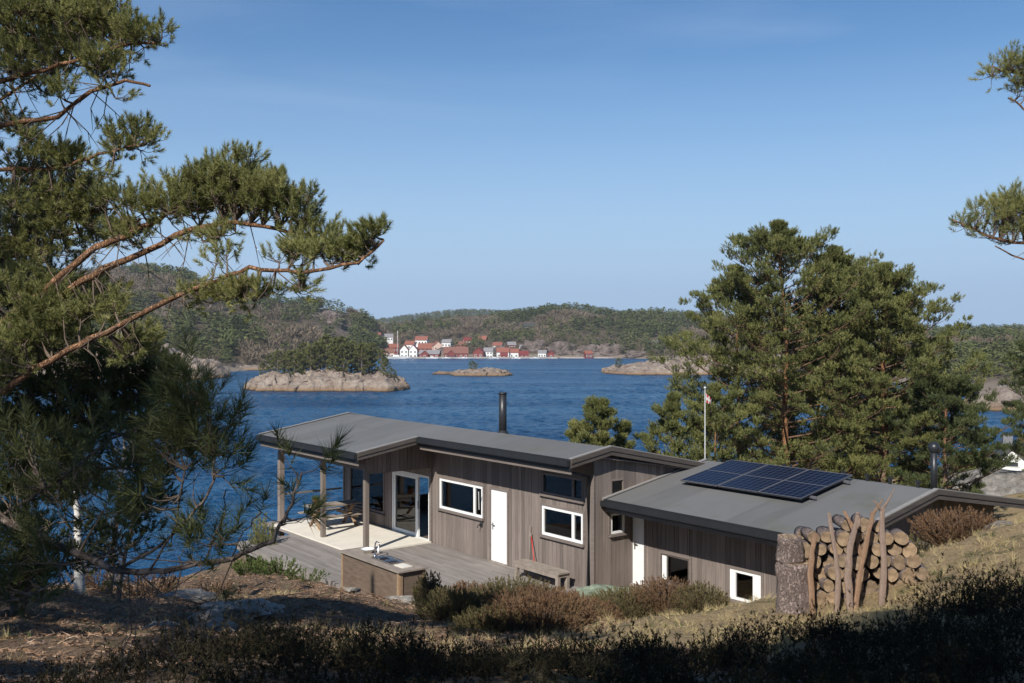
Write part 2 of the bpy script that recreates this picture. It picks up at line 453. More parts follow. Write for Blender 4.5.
for x,y,z in [(-13,0,-.9),(-7,0,-.6),(0,0,-.4),(-7,4,-1),(-13,4,-1.6),(-10,-4.7,-.45),(-3,-2.5,-.35),(-13.5,-2.5,-.9),(0,4,-.7),
              (-7,12,-4),(-13,12,-5),(0,12,-2.6),(2,1.35,0.05),(5,1.35,.25),(6.6,1.35,.6),(7.4,-.6,1.15),(7.2,4,1.0),(7,9,.2),(3,9,-.8),(0,-1.2,-.2),(-12,-5,-.75),(0,0.8,-.25),(1,-.5,.05)]:
    p = LW(x,y,z); cp.append((p.x,p.y,p.z))
cp += [(25,50,8.6),(45,90,4),(44,70,7),(16,42,8),(10,60,4),(10,80,-1.5),(0,60,1),(0,75,-3),(45,130,-3),(28,118,-2),(80,60,10),(80,130,2),
       (-14,42,1.5),(-10,50,-1),(-30,30,4.5),(-30,42,-2),(-18,30,6.0),(-30,10,12),(-60,0,9),(-60,40,-4),(-60,130,-6),(0,130,-6),(80,-20,18),(-12,27,8.3),(-20,60,-4),(60,20,13),(30,25,12)]
cp = np.array(cp, dtype=float)
def tps_k(r2):
    return 0.5*r2*np.log(r2+1e-9)
n = len(cp); d2 = ((cp[:,None,:2]-cp[None,:,:2])**2).sum(-1)
A_ = np.zeros((n+3,n+3)); A_[:n,:n] = tps_k(d2)+np.eye(n)*.6; A_[:n,n]=1; A_[:n,n+1:]=cp[:,:2]; A_[n,:n]=1; A_[n+1:,:n]=cp[:,:2].T
W_ = np.linalg.solve(A_, np.concatenate([cp[:,2], np.zeros(3)]))
def tps(X, Y):
    X = np.atleast_1d(np.asarray(X,float)); Y = np.atleast_1d(np.asarray(Y,float)); out = np.zeros(X.shape)
    Xf, Yf = X.ravel(), Y.ravel(); res = np.zeros(Xf.shape)
    for i in range(0, len(Xf), 20000):
        a = Xf[i:i+20000]; b = Yf[i:i+20000]
        r2 = (a[:,None]-cp[None,:,0])**2+(b[:,None]-cp[None,:,1])**2
        res[i:i+20000] = tps_k(r2)@W_[:n]+W_[n]+W_[n+1]*a+W_[n+2]*b
    return res.reshape(X.shape)
def local_xy(x, y):
    dx, dy = x-O.x, y-O.y
    return dx*AX.x+dy*AX.y, dx*AY.x+dy*AY.y
def gnoise(x, y):
    lx, ly = local_xy(x, y)
    q = fbm(x,y,2.3,4,3.1)*.16 + fbm(x,y,.5,3,9.2)*.035 + (fbm(x,y,1.1,4,6.6)*.12+abs(fbm(x,y,.42,3,1.9))*.09 if x < 0 else 0)*min(1,max(0,-x/2))*min(1,max(0,(y-8.5)/3))
    if x > 0 and y < 22: q += fbm(x,y,.9,4,2.2)*.10
    if y > 30: q += fbm(x,y,11,4,1.7)*min(1.5,(y-30)*.06)
    inside = (-14.6 < lx < 6.9 and -5.1 < ly < 8.2)
    if inside: q = min(q,0)*.4
    return q
def gz(x, y):
    z = float(tps([x],[y])[0])
    return max(z,-6)+gnoise(x,y)
def gzs(X, Y):
    Z = np.maximum(tps(X,Y), -6)
    return Z + np.array([gnoise(a,b) for a,b in zip(np.ravel(X),np.ravel(Y))]).reshape(np.shape(Z))

def axis(parts):
    out = []
    for a,b,s in parts: out += list(np.arange(a,b,s))
    return np.array(out+[parts[-1][1]])
xs = axis([(-60,-24,2.0),(-24,-12,.5),(-12,12,.16),(12,26,.5),(26,80,2.0)])
ys = axis([(-30,-4,1.5),(-4,2,.4),(2,28,.16),(28,50,.5),(50,130,1.6)])
GX, GY = np.meshgrid(xs, ys, indexing='ij')
GZ = gzs(GX, GY)
def ground_mat():
    m, nt, N, L, b = nodes('forest floor')
    w_ = coords(N, L, 'World')
    t1 = tex(N, L, w_, .35, 5, .6, .5); t2 = tex(N, L, w_, 2.6, 8, .7); t3 = tex(N, L, w_, 26, 6, .75); t4 = tex(N, L, w_, .8, 5)
    lit = ramp(N, [(.25,(.05,.033,.022)),(.5,(.20,.135,.09)),(.75,(.38,.28,.2))]); L.new(t3.outputs['Fac'], lit.inputs['Fac'])
    gra = ramp(N, [(.25,(.11,.075,.04)),(.5,(.34,.25,.14)),(.75,(.5,.39,.23))]); L.new(t3.outputs['Fac'], gra.inputs['Fac'])
    s = N.new('ShaderNodeSeparateXYZ'); L.new(w_, s.inputs[0])
    # grassier to the right of the cabin, litter to the left
    q = N.new('ShaderNodeMapRange'); q.inputs[1].default_value=-1.5; q.inputs[2].default_value=2.5; L.new(s.outputs[0], q.inputs[0])
    ad = N.new('ShaderNodeMath'); ad.operation='MULTIPLY_ADD'; ad.inputs[1].default_value=1.2; ad.inputs[2].default_value=-.6; L.new(t4.outputs['Fac'], ad.inputs[0])
    a2 = N.new('ShaderNodeMath'); a2.operation='ADD'; a2.use_clamp=True; L.new(ad.outputs[0], a2.inputs[0]); L.new(q.outputs[0], a2.inputs[1])
    c = mixc(N, L, lit.outputs['Color'], gra.outputs['Color'], a2.outputs[0])
    r2 = ramp(N, [(.52,(0,0,0)),(.66,(1,1,1))]); L.new(t2.outputs['Fac'], r2.inputs['Fac'])
    c = mixc(N, L, c, (.075,.085,.03), r2.outputs['Color'])
    r3 = ramp(N, [(.72,(0,0,0)),(.78,(1,1,1))]); L.new(t1.outputs['Fac'], r3.inputs['Fac'])
    c = mixc(N, L, c, (.24,.23,.21), r3.outputs['Color'])
    L.new(c, b.inputs['Base Color']); b.inputs['Roughness'].default_value=.95; b.inputs['Specular IOR Level'].default_value=.15
    mm = N.new('ShaderNodeMath'); mm.operation='ADD'; L.new(t2.outputs['Fac'], mm.inputs[0]); L.new(t3.outputs['Fac'], mm.inputs[1])
    bump(N, L, mm.outputs[0], 1.0, .06, b)
    return m
M['ground'] = ground_mat()
g = np_mesh('ground', np.stack([GX,GY,GZ],-1).reshape(-1,3), grid_faces(len(xs),len(ys)), M['ground'], smooth=True)
tag(g, 'sloping forest floor of needles, dry grass and rock around the cabin', 'ground', kind='structure')

# ------------------------------------------------------------------ water
def water_mat():
    m, nt, N, L, b = nodes('sea water')
    w_ = coords(N, L, 'World', (.45,1,1)); 
    big = tex(N, L, coords(N, L, 'World', (.10,1,1)), .035, 5, .65, .3)
    t1 = tex(N, L, w_, .55, 6, .65, .3); t2 = tex(N, L, w_, .16, 7, .78)
    b.inputs['Base Color'].default_value = (.012,.035,.075,1)
    r = ramp(N, [(.38,(.008,.058,.145)),(.5,(.014,.080,.185)),(.62,(.03,.118,.235))]); L.new(big.outputs['Fac'], r.inputs['Fac']); L.new(r.outputs['Color'], b.inputs['Base Color'])
    b.inputs['IOR'].default_value = 1.33; b.inputs['Specular IOR Level'].default_value = .22
    rr = N.new('ShaderNodeMapRange'); rr.inputs[1].default_value=.35; rr.inputs[2].default_value=.65; rr.inputs[3].default_value=.26; rr.inputs[4].default_value=.2
    L.new(big.outputs['Fac'], rr.inputs[0]); L.new(rr.outputs[0], b.inputs['Roughness'])
    mm = N.new('ShaderNodeMath'); mm.operation='MULTIPLY_ADD'; mm.inputs[1].default_value=1.1; L.new(t2.outputs['Fac'], mm.inputs[0]); L.new(t1.outputs['Fac'], mm.inputs[2])
    bump(N, L, mm.outputs[0], 1.0, 2.5, b)
    return m
M['water'] = water_mat()
wb = MB(); wb.add([(-2380,-230,0),(2380,-230,0),(2380,2680,0),(-2380,2680,0)], [(0,1,2,3)])
hb_=MB(); hb_.box(-2600,2600,-260,2900,-8,135); hm=bpy.data.materials.new('haze'); hm.use_nodes=True; hm.node_tree.nodes.clear()
ho=hm.node_tree.nodes.new('ShaderNodeOutputMaterial'); hv=hm.node_tree.nodes.new('ShaderNodeVolumePrincipled'); hv.inputs['Color'].default_value=(.82,.9,1,1); hv.inputs['Density'].default_value=.00013; hv.inputs['Anisotropy'].default_value=.2
hm.node_tree.links.new(hv.outputs[0],ho.inputs['Volume'])
tag(hb_.build('haze',hm),'thin blue spring haze over the fjord','haze',kind='stuff')
wr = np.random.default_rng(17)
wu = np.linspace(-.62,.62,560); wy = [58.0]
while wy[-1] < 700: wy.append(wy[-1]*1.0046+.02)
wy = np.array(wy); WX = wu[:,None]*wy[None,:]; WY = np.repeat(wy[None,:],len(wu),0); WZ = np.zeros_like(WX)
for k in range(46):
    lam = 10**wr.uniform(-.22,.6); th = wr.normal(1.25,.55); kk = 2*np.pi/lam; amp = .0115*lam**.9
    WZ += amp*np.sin(kk*(WX*np.cos(th)+WY*np.sin(th))+wr.uniform(0,6.28))
gust = .55+.45*np.sin(WX*.021+WY*.034+1.5*np.sin(WY*.011+WX*.006))*np.sin(WX*.009-WY*.017+2)
WZ = WZ*(.55+.6*gust)
wv = np.stack([WX,WY,WZ],-1).reshape(-1,3); nb = len(wv)
wf = np.concatenate([grid_faces(len(wu),len(wy)), np.array([[nb,nb+1,nb+2,nb+3]])])
wv = np.concatenate([wv, np.array([(-2380,-230,-.16),(2380,-230,-.16),(2380,2680,-.16),(-2380,2680,-.16)])])
tag(np_mesh('water', wv, wf, M['water'], smooth=True), 'blue rippled fjord water between the skerries', 'water', kind='structure')

# ------------------------------------------------ far hills and their woods
def interp(px, pts):
    xs_ = [p[0] for p in pts]; ys_ = [p[1] for p in pts]
    return np.interp(px, xs_, ys_)
HILLS = []
def hill(name, p0, p1, npx, shore, ridge, top, treeh, nd, seed, mat, label, amp=.06, back=True):
    pxs = np.linspace(p0, p1, npx); us = np.concatenate([np.linspace(-.06,1,nd), [1.15,1.4,1.8]])
    S = interp(pxs, shore); R = interp(pxs, ridge); Yt = interp(pxs, top)
    Zt = CZ-(Yt-H0)/F*R-treeh
    V = np.zeros((npx, len(us), 3)); 
    for i in range(npx):
        for j,u in enumerate(us):
            d = S[i]+(R[i]-S[i])*u
            X = (pxs[i]-CX)/F*d
            uu = min(max(u,0),1)
            prof = uu**.8*(1-.12*math.sin(uu*math.pi*2))
            z = Zt[i]*prof
            nn = fbm(X,d,90,5,seed)*amp*3 + (noise.ridged_multi_fractal(Vector((X/60+seed,d/60,0)),.9,2.1,4,1,2)-1)*amp*.7
            z += Zt[i]*nn*math.sin(min(uu*1.15,1)*math.pi)*1.2
            z += fbm(X,d,9,3,seed+5)*1.2*min(1,uu*8)
            if u < 0: z = u*60
            else: z = max(z, .3+min(u*20,1.2))
            if u > 1: z = Zt[i]*(1-(u-1)*1.0)
            V[i,j] = (X,d,z)
    o = np_mesh(name, V.reshape(-1,3), grid_faces(npx,len(us)), mat, smooth=True)
    tag(o, label, 'hill', kind='structure')
    H = dict(pxs=pxs, us=us, S=S, R=R, V=V, nd=nd); HILLS.append(H)
    return H
def hz(H, px, u):
    i = np.clip(np.interp(px, H['pxs'], np.arange(len(H['pxs']))), 0, len(H['pxs'])-1.001)
    j = np.clip(np.interp(u, H['us'], np.arange(len(H['us']))), 0, len(H['us'])-1.001)
    i0 = i.astype(int); j0 = j.astype(int); fi = (i-i0)[:,None]; fj = (j-j0)[:,None]
    V = H['V']
    return (V[i0,j0]*(1-fi)*(1-fj)+V[i0+1,j0]*fi*(1-fj)+V[i0,j0+1]*(1-fi)*fj+V[i0+1,j0+1]*fi*fj)
def hill_mat():
    m, nt, N, L, b = nodes('hillside')
    w_ = coords(N, L, 'World')
    t = tex(N, L, w_, .03, 8, .7, .5); t2 = tex(N, L, w_, .2, 6, .7)
    g_ = N.new('ShaderNodeNewGeometry'); s = N.new('ShaderNodeSeparateXYZ'); L.new(g_.outputs['Normal'], s.inputs[0])
    q = N.new('ShaderNodeMapRange'); q.inputs[1].default_value=.93; q.inputs[2].default_value=.75; L.new(s.outputs[2], q.inputs[0])
    r = ramp(N, [(.3,(.065,.055,.03)),(.5,(.11,.085,.06)),(.7,(.15,.125,.09))]); L.new(t2.outputs['Fac'], r.inputs['Fac'])
    rk = ramp(N, [(.3,(.16,.125,.11)),(.7,(.36,.30,.27))]); L.new(t2.outputs['Fac'], rk.inputs['Fac'])
    c = mixc(N, L, r.outputs['Color'], rk.outputs['Color'], q.outputs[0])
    sz = N.new('ShaderNodeSeparateXYZ'); L.new(w_, sz.inputs[0])
    q3 = N.new('ShaderNodeMapRange'); q3.inputs[1].default_value=3.5; q3.inputs[2].default_value=1.8; L.new(sz.outputs[2], q3.inputs[0])
    c = mixc(N, L, c, (.25,.205,.16), q3.outputs[0])
    L.new(c, b.inputs['Base Color']); b.inputs['Roughness'].default_value=.95; b.inputs['Specular IOR Level'].default_value=.1
    bump(N, L, t2.outputs['Fac'], 1.0, 3.0, b)
    return m
M['hill'] = hill_mat()

H0x = hill('hills', 250, 1100, 60, [(250,1500),(1100,1500)], [(250,2400),(1100,2400)],
     [(250,330),(370,322),(400,318),(430,314),(470,311),(500,312),(560,318),(700,320),(1100,330)], 8, 12, 8.3, M['hill'], 'faint farthest wooded ridge behind the village hills', .02)
H2 = hill('hills', 330, 1350, 220, [(330,720),(430,716),(600,716),(700,660),(850,600),(1350,600)], [(330,1150),(480,1100),(560,980),(650,1000),(800,1100),(1350,1100)],
     [(330,330),(370,322),(400,319),(430,317),(460,314),(500,312),(525,309),(550,305),(575,304),(600,307),(620,311),(660,309),(700,312),(760,315),(850,320),(950,326),(1350,322)],
     9, 40, 2.2, M['hill'], 'long wooded hill behind the village across the water', .05)
H1 = hill('hills', -420, 392, 200, [(-420,380),(60,400),(215,440),(262,470),(300,520),(350,640),(392,705)], [(-420,900),(150,900),(300,860),(360,850),(392,860)],
     [(-420,250),(0,262),(60,272),(100,268),(150,266),(185,272),(215,285),(250,294),(285,300),(310,298),(330,299),(350,304),(365,312),(378,320),(392,331)],
     9, 40, 5.7, M['hill'], 'steep wooded hill rising across the water on the left', .07)
H3 = hill('hills', 880, 1500, 90, [(880,350),(960,300),(1000,260),(1500,240)], [(880,620),(1000,600),(1500,560)],
     [(880,338),(920,330),(950,328),(1000,327),(1024,328),(1500,320)], 7, 30, 6.1, M['hill'], 'low wooded ridge behind the cottage on the right', .05)

def crown_templates(kind, k=8):
    out = []
    for t in range(k):
        r = np.random.default_rng(100+t+(50 if kind=='bare' else 0))
        if kind == 'pine':
            nt_ = 70
            zc = r.uniform(.2,1,nt_); rad = .30*np.sqrt(np.clip(1-((zc-.52)/.5)**2,0,1))*r.uniform(.4,1.15,nt_)
            an = r.uniform(0,2*np.pi,nt_)
            c = np.stack([rad*np.cos(an), rad*np.sin(an), zc],1); s = .078
            tri = c[:,None,:]+r.normal(0,s,(nt_,3,3))*np.array([1,1,.55])
        elif kind == 'spruce':
            nt_ = 60
            zc = r.uniform(.05,1,nt_); rad = .22*(1.02-zc)*r.uniform(.5,1.1,nt_)
            an = r.uniform(0,2*np.pi,nt_)
            c = np.stack([rad*np.cos(an), rad*np.sin(an), zc],1)
            tri = c[:,None,:]+r.normal(0,.058,(nt_,3,3))*np.array([1,1,.6])*(1.2-zc)[:,None,None]
        else:
            nt_ = 60
            base = np.zeros((nt_,3)); base[:,2] = r.uniform(.0,.5,nt_)
            an = r.uniform(0,2*np.pi,nt_); el = r.uniform(.5,1.4,nt_); ln = r.uniform(.25,.6,nt_)
            d = np.stack([np.cos(an)*np.cos(el),np.sin(an)*np.cos(el),np.sin(el)],1)
            base[:,:2] = d[:,:2]*r.uniform(0,.25,(nt_,1)); tip = base+d*ln[:,None]
            w_ = r.normal(0,.02,(nt_,3)); tri = np.stack([base-w_*.4, base+w_*.4, tip],1); tri[:,2]+=0
            tri = np.stack([base, tip-w_, tip+w_],1)
        out.append(tri)
    return np.stack(out)
TPL = {k: crown_templates(k) for k in ('pine','spruce','bare')}
def scatter(name, pts, hs, kinds, mat, label, parent=None, cat='woodland'):
    nts = max(TPL[k].shape[1] for k in kinds)
    allv = []
    for p,h,i in zip(pts,hs,range(len(pts))):
        t = TPL[kinds[i%len(kinds)]]; tri = t[rng.integers(len(t))]
        a = rng.uniform(0,6.28); c,s = math.cos(a),math.sin(a)
        q = tri.reshape(-1,3); wd = rng.uniform(.85,1.35)
        x = (q[:,0]*c-q[:,1]*s)*h*wd; y = (q[:,0]*s+q[:,1]*c)*h*wd; z = q[:,2]*h
        allv.append(np.stack([x+p[0],y+p[1],z+p[2]-.3],1))
    V = np.concatenate(allv); T = np.arange(len(V)).reshape(-1,3)
    o = np_mesh(name, V, T, mat)
    return tag(o, label, cat, kind='stuff')

def wood_on(H, nn, p0, p1, hrange, seed, u0=.03, clear=(), bareness=.5):
    r = np.random.default_rng(seed)
    px = r.uniform(p0,p1,nn); u = u0+(1.02-u0)*r.uniform(0,1,nn)**.9
    pos = hz(H, px, u)
    keep_c, keep_b = [], []
    for k in range(nn):
        x,y,z = pos[k]
        X,Y = to_px(pos[k])
        if z < 1.2: continue
        ok = True
        for (cx,cy,rx,ry,pr) in clear:
            if ((X-cx)/rx)**2+((Y-cy)/ry)**2 < 1 and r.random() < pr: ok = False; break
        if not ok: continue
        nz = fbm(x,y,70,4,seed*.1+2)+.35*fbm(X,Y,14,3,seed*.2)
        (keep_b if nz > .42-bareness*.75 else keep_c).append(k)
    return pos[keep_c], pos[keep_b], r
HSP=[(394,349,8,7),(409,346,8,7),(438,347,8,7),(446,344,8,7),(461,346,8,7),(497,347,8,7),(512,346,8,7),(536,348,7,6),(389,338,7,7),(560,348,6,6),(303,323,7,6),(240,321,7,6),(655,343,6,6),(421,341,9,8),(427,349,12,8),(468,341,7,7),(482,340,7,7),(520,328,5,6),(529,327,9,6),(343,338,9,8),(349,332,6,6),(376,337,8,7),(316,302,5,5),(199,330,9,7),(268,326,7,6),(277,335,4,5),(526,350,9,7),(386,354,12,6),(589,355,7,5)]
HC=[(a,b+2,c,d,1.0) for a,b,c,d in HSP]
CLIFF1 = HC+[(330,322,22,14,.75),(150,330,30,18,.35),(320,301,12,5,.5)]
CLIFF2 = HC+[(570,345,45,9,.85),(600,338,30,8,.6),(525,328,14,6,.8),(470,340,8,6,.8),(480,357,115,3,.9),(430,350,45,5,.6),(375,336,8,6,.8)]
for H, nn, a, b_, sd_, cl, ba, nm in ((H1,5200,-250,392,11,CLIFF1,.44,'on the steep hill at left'),(H2,7000,340,1120,12,CLIFF2,.46,'on the long hill behind the village'),
                                (H3,1500,900,1180,13,[(1000,383,18,6,.95)],.12,'on the low right ridge')):
    c_, b2, r = wood_on(H, nn, a, b_, None, sd_, .03, cl, ba)
    hh = 6.2 if H is H3 else 8.8
    if len(c_): scatter('conifer_forest', c_, r.uniform(.7,1.25,len(c_))*hh, ['pine','spruce','pine','pine'], M['forest'], 'dark green conifer forest '+nm)
    if len(b2): scatter('leafless_woodland', b2, r.uniform(.7,1.2,len(b2))*hh*.8, ['bare'], M['bare'], 'grey brown leafless birch wood '+nm)
c_, b2, r = wood_on(H0x, 900, 350, 520, None, 14, .5, (), 0)
scatter('conifer_forest', c_, r.uniform(.8,1.2,len(c_))*12, ['pine'], M['forest'], 'bluish conifer forest on the farthest ridge')

# ------------------------------------------------------------ skerries
def islet(name, outline, d0, d1, hmax, seed, label, n1=150, n2=44, res=None):
    """outline: list of (px, crest height m)"""
    p0, p1 = outline[0][0], outline[-1][0]
    pxs = np.linspace(p0, p1, n1); V = np.zeros((n1,n2,3))
    for i,px in enumerate(pxs):
        h = np.interp(px, [a[0] for a in outline], [a[1] for a in outline])
        e = min(1, (i+.5)/n1*9, (n1-i-.5)/n1*9)
        mid = (d0+d1)/2; half = (d1-d0)/2*math.sqrt(e)
        for j in range(n2):
            t = -1.06+2.12*j/(n2-1)
            d = mid+half*t
            x = (px-CX)/F*d
            f = max(0,1-abs(t)**2.6)**.62
            z = h*f*(1+.45*fbm(x,d,9,4,seed))+ fbm(x,d,2.2,4,seed+3)*.9*f + (noise.ridged_multi_fractal(Vector((x/5+seed,d/5,0)),.9,2.1,4,1,2)-1.0)*.8*f
            if abs(t) >= 1 or i in (0,n1-1): z = -1.0
            jx = fbm(x,d,3,3,seed+7)*1.2; jd = fbm(x,d,3,3,seed+11)*2.2
            V[i,j] = (x+jx, d+jd, z)
    o = np_mesh(name, V.reshape(-1,3), grid_faces(n1,n2), M['isle'], smooth=False)
    tag(o, label, 'islet', kind='structure')
    return V
def islet_z(V, px, t):
    n1,n2,_ = V.shape
    i = int(np.clip((px-to_px(V[0,n2//2])[0])/(to_px(V[-1,n2//2])[0]-to_px(V[0,n2//2])[0])*(n1-1),0,n1-1)); j = int(np.clip((t+1.06)/2.12*(n2-1),0,n2-1))
    return Vector(V[i,j])
IA = islet('skerry', [(244,.6),(252,2.6),(275,4.6),(300,4.2),(330,5.0),(355,4.4),(380,4.6),(400,3.0),(409,.8)], 289, 325, 6, 1.3, 'long pale rock skerry topped with pines in the middle channel')
IB = islet('skerry', [(449,.3),(462,1.6),(480,2.4),(498,1.8),(512,.4)], 398, 425, 4, 4.3, 'small low bare skerry with one bush in front of the village', 90, 34)
IB2 = islet('skerry', [(432,.15),(446,.45),(460,.2)], 415, 425, 1, 2.3, 'thin reef barely above water left of the small skerry', 30, 12)
IC = islet('skerry', [(602,.4),(612,2.0),(640,3.4),(662,4.6),(700,6),(760,6),(860,4),(900,.6)], 408, 470, 6, 6.3, 'flat rocky point with scrub at the right of the channel', 180, 44)
IL = islet('skerry', [(-60,3),(40,8),(110,15),(150,13),(185,7.5),(205,5.5),(220,4.5),(230,.8)], 366, 430, 14, 7.9, 'bare rock headland at the left shore under the wooded hill', 170, 44)
IM = islet('skerry', [(222,.4),(235,1.4),(255,1.3),(270,.4)], 462, 480, 1, 5.1, 'narrow pale shore strip between the headland and the pine skerry', 50, 14)
IR = islet('skerry', [(960,.6),(985,2.6),(1004,3.6),(1030,3.2),(1090,3),(1140,1)], 215, 250, 5, 9.1, 'smooth rock outcrop across the inlet at the far right', 70, 26)

# ----------------------------------------------------------- pine builder
def needles(pos, dr, shoot, nl, n_, width, spread=(.35,1.15), r=None):
    """pos,dr (N,3); each tuft gets n_ needles along a short shoot"""
    r = r or rng
    N_ = len(pos)
    dr = dr/np.linalg.norm(dr,axis=1,keepdims=True)
    ref = np.where(np.abs(dr[:,2:3])<.9, np.array([[0,0,1.]]), np.array([[1.,0,0]]))
    a = np.cross(dr,ref); a /= np.linalg.norm(a,axis=1,keepdims=True); b = np.cross(dr,a)
    ph = r.uniform(0,2*np.pi,(N_,n_,1)); u = r.uniform(0,1,(N_,n_,1))
    th = spread[1]+(spread[0]-spread[1])*u + r.normal(0,.12,(N_,n_,1))
    rad = a[:,None]*np.cos(ph)+b[:,None]*np.sin(ph)
    nd = dr[:,None]*np.cos(th)+rad*np.sin(th)
    sc = r.uniform(.8,1.2,(N_,1,1))
    base = pos[:,None]+dr[:,None]*u*shoot*sc
    tip = base+nd*nl*sc*r.uniform(.75,1.1,(N_,n_,1))
    side = np.cross(nd, r.normal(0,1,(N_,n_,3))); side /= np.linalg.norm(side,axis=2,keepdims=True)+1e-9
    V = np.stack([base-side*width/2, base+side*width/2, tip],2).reshape(-1,3)
    return V
def tri_idx(V): return np.arange(len(V)).reshape(-1,3)

def directed_pine(name, base, limbs, blobs, label, cat='pine tree', needle=(.052,.08,62,.0055), mat=None, dref=9.0, twig=.006, limbmat=None, ctuft=11, seed=1, dj=1.0, group=None, trunk=None, dead=0):
    """limbs: list of ([(px,py,d)..], r0, r1).  blobs: (px,py,rx,ry,n,d)"""
    r = np.random.default_rng(seed); rnd = random.Random(seed)
    root = empty(name, base, 0, label, cat, group)
    tm = MB(); lm = MB(); tw = MB(); skel = []
    B = Vector(base)
    if trunk:
        tm.tube([Vector(p)-B for p in trunk[0]], trunk[1], 12, wob=.1); tm.build('trunk', M['bark'], root)
    for pts, r0, r1 in limbs:
        r0 *= .54
        pw = [P(*p) for p in pts]
        # refine with wobble
        fine = []
        for i in range(len(pw)-1):
            for k in range(4):
                t = k/4; fine.append(pw[i].lerp(pw[i+1],t)+Vector((rnd.uniform(-1,1),rnd.uniform(-1,1),rnd.uniform(-1,1)))*.012*(1 if fine else 0)*dref/9)
        fine.append(pw[-1])
        rs = [r0+(r1-r0)*(i/(len(fine)-1)) for i in range(len(fine))]
        lm.tube([p-B for p in fine], rs, 8, wob=.25)
        m_ = len(fine)
        skel += [(p,rs[i]) for i,p in enumerate(fine) if i > m_*.15]
    SK = np.array([list(p) for p,_ in skel])
    tp, td = [], []
    for (px,py,rx,ry,nt_,d) in blobs:
        c = P(px,py,d); rxm = rx/F*d; rym = ry/F*d; rdm = (rxm+rym)*.5*dj
        K = max(1,int(nt_/ctuft)); 
        for k in range(K):
            while True:
                q = r.uniform(-1,1,3)
                if (q**2).sum() < 1: break
            cc = c+Vector((q[0]*rxm,q[1]*rdm,q[2]*rym))
            dd = ((SK-np.array(cc))**2).sum(1); j = int(np.argmin(dd)); s = Vector(SK[j])
            L_ = (cc-s).length
            mid = s.lerp(cc,.5)+Vector((rnd.uniform(-.1,.1),rnd.uniform(-.1,.1),-.12))*L_*.8
            q3 = s.lerp(cc,.8)+Vector((rnd.uniform(-.05,.05),rnd.uniform(-.05,.05),-.07))*L_
            tw.tube([s-B,mid-B,q3-B,cc-B], [twig*1.6+L_*.006,twig*1.3+L_*.003,twig,twig*.6], 4, cap=False)
            od = (cc-s).normalized() if L_>1e-3 else Vector((0,0,1))
            for m2 in range(ctuft):
                off = Vector(r.normal(0,1,3)); off = off.normalized()*r.uniform(.3,1)*.15*(dref/9)**.6*(needle[0]/.055)**.5
                off.z = abs(off.z)*.8 if r.random()<.75 else off.z
                p_ = cc+off
                di = (off.normalized()*.8+od*.5+Vector((0,0,.75))+Vector(r.normal(0,.25,3)))
                if m2%2 == 0: tw.tube([q3.lerp(cc,r.random())-B,(cc-B).lerp(p_-B,.6)-Vector((0,0,.01)),p_-B],[twig*.7,twig*.6,twig*.5],3,cap=False)
                tp.append(p_-B); td.append(di)
    for k in range(dead):   # bare dead twigs hanging in the inner crown
        j = rnd.randrange(len(skel)); s = skel[j][0]
        if skel[j][1] < .016*dref/9: continue
        dv = Vector((rnd.uniform(-1,1),rnd.uniform(-1,1),rnd.uniform(-.9,.4))).normalized()
        l_ = rnd.uniform(.15,.55)
        a = s+dv*l_*.5+Vector((0,0,-.03)); e = s+dv*l_+Vector((rnd.uniform(-.1,.1),rnd.uniform(-.1,.1),-.08))
        tw.tube([s-B,a-B,e-B],[twig,twig*.7,twig*.3],4,cap=False)
        e2 = a+(dv+Vector((rnd.uniform(-.8,.8),rnd.uniform(-.8,.8),rnd.uniform(-.8,.8)))).normalized()*l_*.5
        tw.tube([a-B,e2-B],[twig*.6,twig*.3],3,cap=False)
    V = needles(np.array([list(p) for p in tp]), np.array([list(p) for p in td]), needle[1], needle[0], needle[2], needle[3], r=r)
    lm.build('limbs', limbmat or M['barklimb'], root); tw.build('twigs', M['barktwig'], root)
    np_mesh('crown', V, tri_idx(V), mat or M['needA'], root)
    return root

